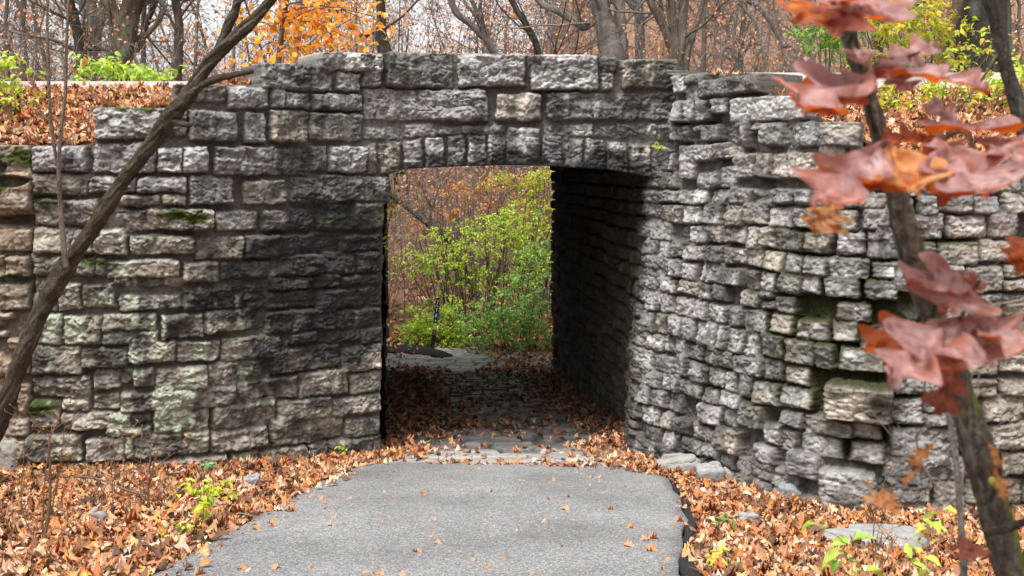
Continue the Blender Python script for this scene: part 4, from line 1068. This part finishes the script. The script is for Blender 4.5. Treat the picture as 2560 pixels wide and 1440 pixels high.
# vine on the far left jamb
r = rngf(230); q = Soup(); P = spline([at(962, 640, 12.25), at(972, 560, 12.2), at(985, 500, 12.15), at(988, 450, 12.1), at(996, 433, 12.08)], 6)
vn_ = empty('vine', tuple(P[0])); tag(vn_, 'thin vine with small yellow green leaves hanging on the left jamb of the arch', 'vine'); off = np.array(vn_.location)
q.tube(P, .005, 4, (.2, .15, .1)); q.build('stem', M_TWIG, vn_, off)
q = Soup(); i = r.integers(0, len(P), 46); q.leaves(r, P[i] + r.normal(0, .03, (46, 3)), PR_OV, .06, [(.45, .6, .1), (.6, .6, .08), (.3, .5, .08)], .9, .9); q.build('foliage', M_GREEN, vn_, off)
q = Soup(); c = at(1650, 366, 11.88); q.leaves(r, c + r.normal(0, .025, (16, 3)), PR_OV, .05, [(.45, .62, .08)], .8, .8); tag(q.build('weed', M_GREEN), 'tiny bright green weed sprouting from the stones above the arch', 'plant')

# leaning dark trunk seen through the tunnel
wood_tree('woodland_tree', [[(1250, 860, 20), (1215, 780, 18), (1165, 690, 17), (1135, 625, 18), (1110, 585, 20), (1060, 550, 18), (1000, 505, 13), (940, 470, 10)]], 27, 'dark crooked trunk leaning left behind the green shrubs in the tunnel view', 31, DK, nb=16, bl=(.8, 2.0), leaf=(60, ORG, .09))

# ------------------------------------------------------------------ woods and brush that read as one mass
r = rngf(300); q = Soup(); tips = []
for k in range(125):
    y = r.uniform(27, 75); x = r.uniform(-.62, .62) * y
    if k < 34: y = r.uniform(36, 58); x = r.uniform(-.20, .10) * y
    b = np.array([x, y, float(G(x, y)) + EYE - .1]); h = r.uniform(7, 13); rad = r.uniform(.05, .19) if k >= 34 else r.uniform(.03, .07)
    col = np.array([(.13, .11, .1), (.17, .15, .135), (.09, .075, .065), (.2, .18, .16)][r.integers(0, 4)])
    P = wig(r, b, (r.normal(0, .12), r.normal(0, .12), 1), h, 8, .07, .05); R = np.linspace(rad, rad * .3, 9); q.tube(P, R, 6, col, cap=False)
    for j in range(13):
        i = int(r.uniform(.6, 8)); dd = side(r, P[min(i + 1, 8)] - P[i], .5, 1.25)
        grow(q, r, P[i], dd, r.uniform(1.2, 3.0), max(R[i] * .4, .015), 2, tips, (3, 6), .14, .03, col, minr=.007 * y / 40)
T = np.concatenate(tips); n = 56000; i = r.integers(0, len(T), n)
q.leaves(r, T[i] + r.normal(0, .25, (n, 3)), PR_DIA, .15, RUST + [(.6, .30, .12), (.55, .36, .24), (.46, .31, .22), (.58, .40, .28)], .9, .9)
tag(q.build('woodland', M_LEAF), 'autumn woods of bare grey trunks and rust brown leaves beyond the bridge', kind='stuff')
r = rngf(310); q = Soup(); tips = []
for k in range(460):
    y = r.uniform(19.9, 26); x = r.uniform(-.56, .56) * y
    if abs(x - AX(y)) < 2.4: y = r.uniform(24.5, 33); x = r.uniform(-.17, .06) * y
    b = np.array([x, y, float(G(x, y)) + EYE - .05]); col = np.array([(.17, .14, .12), (.24, .20, .18), (.12, .095, .08), (.30, .26, .23)][r.integers(0, 4)])
    for j in range(r.integers(2, 5)):
        grow(q, r, b + r.normal(0, .12, 3) * [1, 1, 0], (r.normal(0, .4), r.normal(0, .4), 1), r.uniform(1.4, 3.3), r.uniform(.008, .018), 2, tips, (3, 6), .12, .02, col, (.4, .7), .15, .0035)
T = np.concatenate(tips); n = 26000; i = r.integers(0, len(T), n)
q.leaves(r, T[i] + r.normal(0, .12, (n, 3)), PR_DIA, .075, RUST + LIT[:3], .9, .9)
tag(q.build('undergrowth', M_LEAF), 'tangle of bare brown brushwood behind the bridge', kind='stuff')

# woods behind the viewer, unseen: same forest, added to block low sky light
r = rngf(320); q = Soup(); tips = []
for k in range(70):
    y = r.uniform(-45, -7); x = r.uniform(-30, 30)
    if abs(x) < 3: x += 5 * np.sign(x)
    if k > 46: x = r.choice([-1, 1]) * r.uniform(9, 26); y = r.uniform(-6, 8)
    b = np.array([x, y, float(G(x, y)) + EYE - .1]); h = r.uniform(10, 16); rad = r.uniform(.1, .25)
    P = wig(r, b, (r.normal(0, .06), r.normal(0, .06), 1), h, 8, .05, .05); R = np.linspace(rad, rad * .3, 9); q.tube(P, R, 7, (.12, .1, .085), cap=False)
    for j in range(12):
        i = int(r.uniform(1.5, 8)); dd = side(r, P[min(i + 1, 8)] - P[i], .5, 1.25)
        grow(q, r, P[i], dd, r.uniform(1.6, 3.6), max(R[i] * .4, .02), 1, tips, (3, 6), .14, .03, (.12, .1, .085), minr=.01)
T = np.concatenate(tips); n = 30000; i = r.integers(0, len(T), n)
q.leaves(r, T[i] + r.normal(0, .4, (n, 3)), PR_DIA, .32, RUST, .9, .9)
tag(q.build('woodland', M_LEAF), 'autumn woods on the slope the path comes down from', kind='stuff')

# ------------------------------------------------------------------ trail marker
r = rngf(400)
tm = empty('trail_marker', tuple(at(1081, 871, 22))); off = np.array(tm.location)
tag(tm, 'slim dark brown trail marker post with blue and black stickers', 'post')
def tquad(name, t0, t1, wd, colr, lift, parent=None):
    A, B = at(1081, 873, 22), at(1095, 744, 22); d = B - A
    hw = .044 * wd; p0, p1 = A + d * t0, A + d * t1
    V = []
    for p in (p0, p1):
        for sx, yy in ((-1, -.012 - lift), (1, -.012 - lift), (1, .012 if not lift else -.011), (-1, .012 if not lift else -.011)):
            V.append(p + [sx * hw, yy, 0])
    f = np.array([[0, 1, 5, 4], [1, 2, 6, 5], [2, 3, 7, 6], [3, 0, 4, 7], [4, 5, 6, 7], [3, 2, 1, 0]])
    return mk(name, np.array(V), [f], M_PLAIN, parent or tm, np.broadcast_to(colr, (8, 3)), smooth=False, off=off)
tquad('post', 0, 1, 1, (.022, .010, .008), 0)
W_ = (.7, .72, .74); K_ = (.012, .012, .014)
def mark(t0, t1, colr, figs):
    st_ = tquad('sticker', t0, t1, .92, colr, .002)
    A, B = at(1081, 873, 22), at(1095, 744, 22); d = B - A; V = []; Fc = []
    for poly in figs[1]:
        b = len(V)
        for (u, v) in poly:
            p = A + d * (t0 + (t1 - t0) * v); V.append(p + [(u - .5) * .08, -.0165, 0])
        Fc.append(list(range(b, b + 4)))
    mk('symbol', np.array(V), [np.array(Fc)], M_PLAIN, st_, np.broadcast_to(figs[0], (len(V), 3)), smooth=False, off=off)
bar = lambda a, b, c, d, e=0.: [(a, b), (c, b), (c + e, d), (a + e, d)]
frame = [bar(.02, .0, .98, .05), bar(.02, .95, .98, 1.)]
mark(.83, .955, K_, (W_, frame + [bar(.30, .15, .42, .5, .15), bar(.42, .5, .6, .62, .1), bar(.55, .62, .7, .85)]))
mark(.715, .82, K_, (W_, [bar(.42, .15, .58, .85), bar(.3, .7, .7, .8)]))
mark(.60, .71, (.02, .07, .32), (W_, [bar(.40, .2, .60, .75), bar(.25, .42, .75, .58)]))
mark(.51, .595, K_, (W_, [bar(.42, .15, .58, .6), bar(.28, .5, .72, .7)]))
tquad('sticker', .385, .505, .92, (.48, .46, .16), .002)
mark(.285, .38, (.05, .015, .012), ((.55, .35, .33), [bar(.05, .02, .95, .1), bar(.05, .9, .95, .98), bar(.2, .3, .8, .42, .1), bar(.3, .6, .8, .7, -.1)]))

# ------------------------------------------------------------------ seedlings, weeds
def seedling(name, label, px, py, H, spots, pal, n, size, seed, D=None, cat='plant', stemcol=(.2, .17, .08), protos=PR_OV):
    r = rngf(seed); p = gpix(px, py) if D is None else at(px, py, D); D = p[1]
    if D < 4: p[2] = float(G(p[0], D)) + EYE
    root = empty(name, tuple(p)); tag(root, label, cat)
    s1, s2 = Soup(), Soup(); pts = []
    top = at(px + H[0], py - H[1], D); P0 = spline([p, p * .5 + top * .5 + r.normal(0, .01, 3), top], 5); s1.tube(P0, np.linspace(.006, .003, len(P0)) * max(D / 8, .5), 5, stemcol)
    for (x, y, m) in spots:
        e = at(x, y, D + r.normal(0, .12)); k = np.argmin(np.abs(P0[:, 2] - (e[2] - .02))); P = spline([P0[k], P0[k] * .5 + e * .5 + [0, 0, .02], e], 4); s1.tube(P, .0022 * max(D / 8, .5), 4, stemcol)
        t = r.integers(2, len(P), m); pts.append(P[t] + r.normal(0, size * .3, (m, 3)))
    pts = np.concatenate(pts); s2.leaves(r, pts, protos, size, pal, .35, .35)
    s1.build('stem', M_TWIG, root, np.array(p)); s2.build('foliage', M_GREEN, root, np.array(p))
LIME = [(.55, .68, .06), (.48, .62, .07), (.62, .70, .10)]
seedling('seedling', 'lime green seedling in the leaves left of the path', 505, 1330, (5, 130), [(445, 1232, 12), (480, 1235, 12), (520, 1225, 12), (560, 1228, 12), (585, 1235, 8), (510, 1260, 12), (540, 1250, 10), (505, 1290, 8), (500, 1275, 8), (570, 1205, 8), (525, 1205, 6)], LIME, 0, .055, 1)
seedling('seedling', 'soft green seedling low in the leaves by the path edge at lower left', 450, 1345, (5, 40), [(400, 1330, 8), (440, 1320, 8), (470, 1340, 8), (490, 1325, 8), (430, 1345, 6)], GRN, 0, .05, 2)
seedling('seedling', 'small blue green seedling at the foot of the left wall', 524, 1188, (3, 30), [(505, 1168, 6), (528, 1160, 8), (542, 1164, 6)], [(.2, .42, .2), (.28, .5, .22)], 0, .06, 3)
seedling('seedling', 'little green weed by the path close to the left tunnel corner', 848, 1148, (2, 26), [(832, 1128, 6), (850, 1118, 8), (862, 1130, 6)], GRN, 0, .05, 4)
seedling('seedling', 'seedling with one orange leaf against the right tunnel corner', 1702, 1150, (4, 42), [(1686, 1108, 5), (1704, 1112, 5), (1700, 1128, 4), (1712, 1158, 4)], [(.3, .5, .06), (.75, .48, .05), (.3, .5, .06)], 0, .05, 5)
seedling('seedling', 'small green plant beside the dark path edge at the lower right', 1795, 1435, (3, 50), [(1780, 1400, 8), (1795, 1385, 8), (1810, 1405, 8), (1770, 1425, 6), (1800, 1420, 8)], GRN + YEL, 0, .05, 6)
seedling('grass_tuft', 'grassy green tuft among leaves right of the dark path edge', 1812, 1330, (3, 35), [(1790, 1312, 8), (1810, 1300, 10), (1830, 1315, 8), (1800, 1325, 8), (1845, 1335, 6)], [(.16, .24, .06), (.22, .3, .07)], 0, .05, 7)
seedling('seedling', 'young plant with long bright green leaves in front of the flat slab', 2150, 1700, (-20, 330), [(2030, 1325, 2), (2075, 1335, 3), (2105, 1365, 3), (2130, 1395, 3), (2075, 1385, 2), (2150, 1350, 2), (2170, 1430, 3), (2050, 1440, 2)], [(.36, .55, .08), (.3, .5, .10), (.42, .6, .1)], 0, .055, 8, D=3.6)
seedling('seedling', 'young plant with lime leaves close to the foot of the moss sided sapling', 2330, 1700, (-10, 400), [(2310, 1300, 2), (2340, 1270, 3), (2370, 1262, 2), (2300, 1385, 3), (2260, 1360, 2), (2230, 1420, 3), (2310, 1415, 2)], [(.42, .6, .1), (.5, .62, .1)], 0, .048, 9, D=3.4)
def weed(label, px, py, tops, seed):
    r = rngf(seed); p = gpix(px, py); q = Soup(); fl = Soup(); D = p[1]; c = (.21, .13, .08)
    root = empty('dry_weed', tuple(p)); tag(root, label, 'plant')
    for (x, y, w) in tops:
        e = at(x, y, D + r.normal(0, .1)); P = spline([p, p * .5 + e * .5 + r.normal(0, .03, 3), e], 6); q.tube(P, np.linspace(w, w * .4, len(P)), 5, c)
        for k in range(7):
            i = r.integers(len(P) // 3, len(P)); tw_ = wig(r, P[i], (r.normal(), r.normal(), .5), r.uniform(.1, .35), 5, .15); q.tube(tw_, .0022, 3, c, cap=False)
            fl.leaves(r, tw_[-2:], PR_DIA, .03, [(.4, .2, .08), (.3, .14, .06)], .9, .9)
    q.build('stem', M_TWIG, root, np.array(p)); fl.build('foliage', M_LEAF, root, np.array(p))  # the foliage mesh here is the dry seed heads on the twig tips
weed('tall dry weed stalk with thin side twigs in front of the left wing wall', 105, 1372, [(122, 1085, .016), (130, 1065, .007), (165, 1040, .005), (60, 1130, .005)], 1)
weed('pair of brown weed stalks standing left of the lime green seedling', 375, 1290, [(378, 1115, .013), (392, 1130, .011), (355, 1060, .005), (400, 1235, .006)], 2)
weed('thin bare weed stems at the lower left edge', 70, 1430, [(45, 1290, .005), (95, 1300, .005), (160, 1330, .005)], 3)
weed('slender dark weed stem between the wall and the lime green seedling', 278, 1300, [(275, 1150, .005), (282, 1090, .004), (230, 1180, .004)], 4)
weed('thin reddish weed stalk in front of the flat slab at lower right', 2185, 1440, [(2215, 1190, .005), (2200, 1310, .005), (2240, 1330, .004)], 5)

# ------------------------------------------------------------------ oak saplings close to the camera
r = rngf(500)
OB = (.13, .10, .075)
def w_big(t):
    lob = np.abs(np.sin(np.pi * (t * 3.1 + .22))) ** .85
    return (.07 + .34 * np.sin(np.pi * np.clip(t, 0, 1) ** 1.2) ** .8) * (.17 + .83 * lob) * (1 - ss(.92, 1.0, t) * .9) * ss(-.02, .1, t) + .006
def oak_leaf(parent, off, b, t, Db, Dt, roll, wid=1.0, pal=0, cup=.2, seed=1):
    """b, t: photo pixels of leaf base and tip"""
    Dt = Db + (Dt - Db) * .55; t = (b[0] + (t[0] - b[0]) * .92, b[1] + (t[1] - b[1]) * .92); A, B = at(b[0], b[1], Db), at(t[0], t[1], Dt); L = np.linalg.norm(B - A); x = (B - A) / L
    ph = .46 - .2 * roll; n = np.array([.25 * roll, -math.sin(ph), math.cos(ph)]); n = n - n.dot(x) * x; n /= np.linalg.norm(n); y = np.cross(n, x)
    nt, na = 60, 15
    V, Fq = leaf_grid(w_big, nt, na, cup * .35, .05, .12, .32, .18, seed)
    V[:, 1] *= wid; V[:, 2] += .05 * (fbm(V[:, 0] * 7 + seed, V[:, 1] * 9 + seed, seed, 2) - .5); V[:, 2] += .03 * np.sin(V[:, 0] * 11 + seed) * np.abs(V[:, 1]) * 4
    T = V[:, 0]; yy = np.abs(V[:, 1])
    pals = [((.42, .235, .225), (.36, .14, .10), (.58, .44, .43)), ((.40, .085, .02), (.60, .17, .02), (.26, .05, .02)), ((.50, .25, .10), (.36, .14, .04), (.26, .18, .04)), ((.34, .10, .06), (.25, .06, .04), (.45, .2, .12)), ((.62, .28, .10), (.5, .2, .06), (.7, .4, .2))]  # first set: pale pinks paint the sky sheen into the leaf colour
    p = pals[pal]; f = fbm(T * 4 + seed, V[:, 1] * 6, seed, 4)
    c = mixc(mixc(np.broadcast_to(p[0], V.shape), p[1], ss(.45, .7, f)), p[2], ss(.58, .78, fbm(T * 3, V[:, 1] * 5 + seed, seed + 9)) * .7)
    c = mixc(c, np.array(p[0]) * 1.25, ss(.012, .004, yy) * .8)
    vein = ss(.9, 1., np.cos((T - yy * 1.1) * 2 * np.pi * 8)); c = mixc(c, np.array(p[1]) * .8, vein * .5)
    c = mixc(c, (.12, .05, .03), ss(.70, .74, fbm(T * 14, V[:, 1] * 16, seed + 4, 2)) * .7)
    Wd = A + L * (V[:, :1] * x + V[:, 1:2] * y + V[:, 2:3] * n)
    s_ = Soup(); s_.add(Wd, [Fq], c)
    st_ = spline([A - x * L * .16 - n * .004, A, A + x * L * .02], 4); s_.tube(st_, .0016, 6, (.3, .1, .05))
    return s_.build('leaf', M_OAK, parent, off)
oa = empty('oak_sapling', tuple(at(2700, 2500, 2.3))); oa.location.z = EYE + float(G(oa.location.x, 2.3)) - .02; off = np.array(oa.location)
tag(oa, 'oak sapling with big red leaves and a moss sided trunk close on the right', 'tree')
q = Soup(); P, R = limb(q, [(2720, 2560, 112), (2650, 2050, 104), (2585, 1700, 98), (2532, 1460, 92), (2492, 1290, 86), (2450, 1140, 80), (2412, 1010, 76), (2368, 880, 74), (2315, 745, 70), (2272, 610, 68), (2242, 490, 64), (2200, 340, 54), (2163, 210, 46), (2122, 100, 40), (2096, 20, 36), (2060, -120, 30), (2030, -300, 22)], 2.3, 2.2, 36, OB, .3, 9, 26, .82)
Vv = np.concatenate(q.V); Cc = np.concatenate(q.C)
mm = ss(.25, .7, (Vv[:, 0] - np.interp(Vv[:, 2], P[::-1][:, 2][::-1] if P[0, 2] < P[-1, 2] else P[:, 2][::-1], P[:, 0] if P[0, 2] < P[-1, 2] else P[:, 0][::-1])) / np.interp(Vv[:, 2], P[:, 2], R)) * ss(EYE - .05, EYE - .25, Vv[:, 2]) * ss(.3, .5, fbm(Vv[:, 2] * 9, Vv[:, 0] * 9, 3))
q.C = [mixc(Cc, (.17, .21, .02), mm * .9)]; q.build('trunk', M_BARK, oa, off, True)
for l, d in (([(2210, 390, 22), (2290, 400, 14), (2400, 330, 9), (2470, 420, 8), (2600, 520, 7)], 2.15), ([(2222, 420, 22), (2180, 300, 15), (2150, 160, 13), (2118, -40, 11), (2100, -160, 8)], 2.2), ([(2165, 215, 20), (2200, 175, 12), (2250, 150, 9), (2300, 130, 6)], 2.1), ([(2120, 110, 16), (2150, 40, 10), (2180, -20, 7)], 2.15), ([(2385, 925, 18), (2390, 850, 12), (2400, 800, 9), (2450, 700, 6)], 2.1), ([(2330, 790, 14), (2350, 720, 9), (2380, 690, 6)], 2.15), ([(2475, 1250, 12), (2500, 1180, 8), (2500, 1120, 6)], 2.2), ([(2470, 1330, 22), (2520, 1320, 20), (2600, 1290, 18)], 2.2)):
    s_ = Soup(); limb(s_, l, d, d - .25, 10, OB, .1, int(l[0][0]), 6); s_.build('branch', M_BARK, oa, off, True)
for a in (((2130, 20), (1985, 25), 1.9, 1.75, .5, 1.3, 1), ((2150, 0), (2080, 75), 1.85, 1.7, -.4, 1.4, 3), ((2160, -10), (2210, 30), 1.9, 1.7, .3, 1.5, 0), ((2180, -30), (2040, -5), 1.8, 1.75, .2, 1.3, 0),
          ((2180, 190), (1978, 232), 1.9, 1.65, -.35, .95, 0), ((2160, 200), (2015, 262), 1.95, 1.75, .9, 1.0, 1), ((2185, 175), (2352, 92), 1.9, 1.9, -.3, 1.0, 0), ((2190, 175), (2495, 186), 1.9, 1.7, -.1, .62, 0), ((2170, 170), (2130, 110), 1.9, 2.0, .2, 1.2, 0), ((2200, 185), (2290, 215), 1.95, 1.8, -.5, .9, 0),
          ((2420, 330), (2310, 245), 1.9, 1.9, -.7, 1.0, 0), ((2400, 320), (2445, 310), 1.9, 1.7, -.5, 2.0, 0),
          ((2225, 365), (2030, 478), 1.85, 1.6, -.6, .85, 0), ((2225, 365), (2300, 470), 1.85, 1.6, -.5, 1.2, 4), ((2230, 370), (2170, 460), 1.9, 1.65, .4, 1.2, 1), ((2340, 345), (2485, 470), 1.85, 1.55, -.7, 1.15, 0), ((2330, 350), (2380, 500), 1.9, 1.7, .6, .9, 1), ((2440, 350), (2620, 400), 1.85, 1.6, -.5, .9, 0), ((2330, 350), (2200, 330), 1.9, 1.9, -.6, 1.1, 1),
          ((2440, 690), (2268, 690), 1.9, 1.75, -.9, .9, 0), ((2420, 690), (2375, 765), 1.9, 1.7, .2, 1.5, 0),
          ((2345, 815), (2165, 855), 2.0, 1.85, -.5, .85, 1), ((2400, 800), (2215, 935), 1.85, 1.6, -.55, .85, 0), ((2405, 800), (2320, 920), 1.85, 1.65, -.2, 1.1, 0), ((2400, 800), (2610, 860), 1.85, 1.6, -.5, .85, 0), ((2410, 810), (2500, 765), 1.9, 1.9, -.6, 1.4, 0), ((2410, 810), (2480, 900), 1.9, 1.65, -.4, 1.2, 0),
          ((2395, 880), (2340, 1050), 2.0, 1.95, 1.0, .8, 3), ((2090, 500), (2065, 585), 2.1, 2.0, .9, 1.3, 2), ((2085, 505), (2030, 575), 2.1, 2.0, .5, 1.0, 2),
          ((2335, 1105), (2272, 1165), 2.0, 1.95, .9, .6, 4), ((2305, 1170), (2248, 1210), 2.0, 2.0, .9, .55, 4), ((2470, 1105), (2508, 1170), 2.0, 1.95, .6, .9, 4), ((2485, 1170), (2520, 1255), 2.0, 1.95, .8, .8, 4), ((2600, 600), (2525, 640), 1.9, 1.8, -.2, 1.0, 1), ((2600, 640), (2540, 670), 1.9, 1.8, .3, 1.0, 1), ((2400, 1340), (2440, 1400), 2.0, 1.9, .2, 1.6, 3), ((2230, 1230), (2195, 1265), 2.1, 2.0, .5, 1.4, 4)):
    oak_leaf(oa, off, *a, seed=int(r.integers(1, 999)))
for (x, y) in ((2482, 1203), (2496, 1214)):
    s_ = Soup(); c = at(x, y, 2.1); t = np.linspace(-1, 1, 9); s_.tube(np.stack([c[0] + 0 * t, c[1] + 0 * t, c[2] + t * .009], -1), .0085 * np.sqrt(np.clip(1 - t ** 2, .02, 1)), 12, (.5, .5, .06)); s_.build('fruit', M_GREEN, oa, off)
ob = empty('oak_sapling', tuple(at(2760, 1900, 2.9))); ob.location.z = EYE + float(G(ob.location.x, 2.9)); off = np.array(ob.location)
tag(ob, 'dark thin trunk crossing the top right corner', 'tree')
q = Soup(); limb(q, [(2760, 2300, 60), (2700, 1400, 56), (2650, 800, 50), (2590, 430, 44), (2550, 280, 40), (2520, 185, 36), (2498, 90, 33), (2472, 0, 30), (2440, -120, 28), (2400, -300, 24)], 2.9, 2.9, 18, (.085, .07, .058), .14, 12, 9); q.build('trunk', M_BARK, ob, off, True)
s_ = Soup(); limb(s_, [(2505, 120, 14), (2440, 220, 5), (2380, 290, 4)], 2.9, 2.9, 6, OB, .05, 3); s_.build('branch', M_BARK, ob, off, True)
for k, (l, lab) in enumerate((([(2412, 1700, 22), (2410, 1440, 18), (2400, 1280, 17), (2382, 1090, 15), (2342, 930, 11), (2322, 800, 8), (2310, 640, 6)], 'slim pale grey stem rising just left of the moss sided trunk'),)):
    D = 2.6 + .15 * k; q = Soup(); p0 = at(*l[0][:2], D); g = float(G(p0[0], D)) + EYE
    l = [(l[0][0], 420 + (EYE - g + .02) / D * F, l[0][2])] + l
    t = empty('thin_sapling', tuple(at(l[0][0], l[0][1], D))); tag(t, lab, 'tree'); limb(q, l, D, D, 10, (.25, .22, .19), .06, k, 7); q.build('trunk', M_BARK, t, np.array(t.location), True)
    q = Soup(); P, R = pxpath(l, D, D); tp = []
    for j in range(5):
        i = 3 + j % (len(P) - 4); grow(q, rngf(k * 10 + j), P[i], (rngf(k + j).normal(), .2, .6), .35, .003, 1, tp, (2, 4), .15, .02, (.2, .16, .13), minr=.0012)
    q.build('twigs', M_TWIG, t, np.array(t.location))
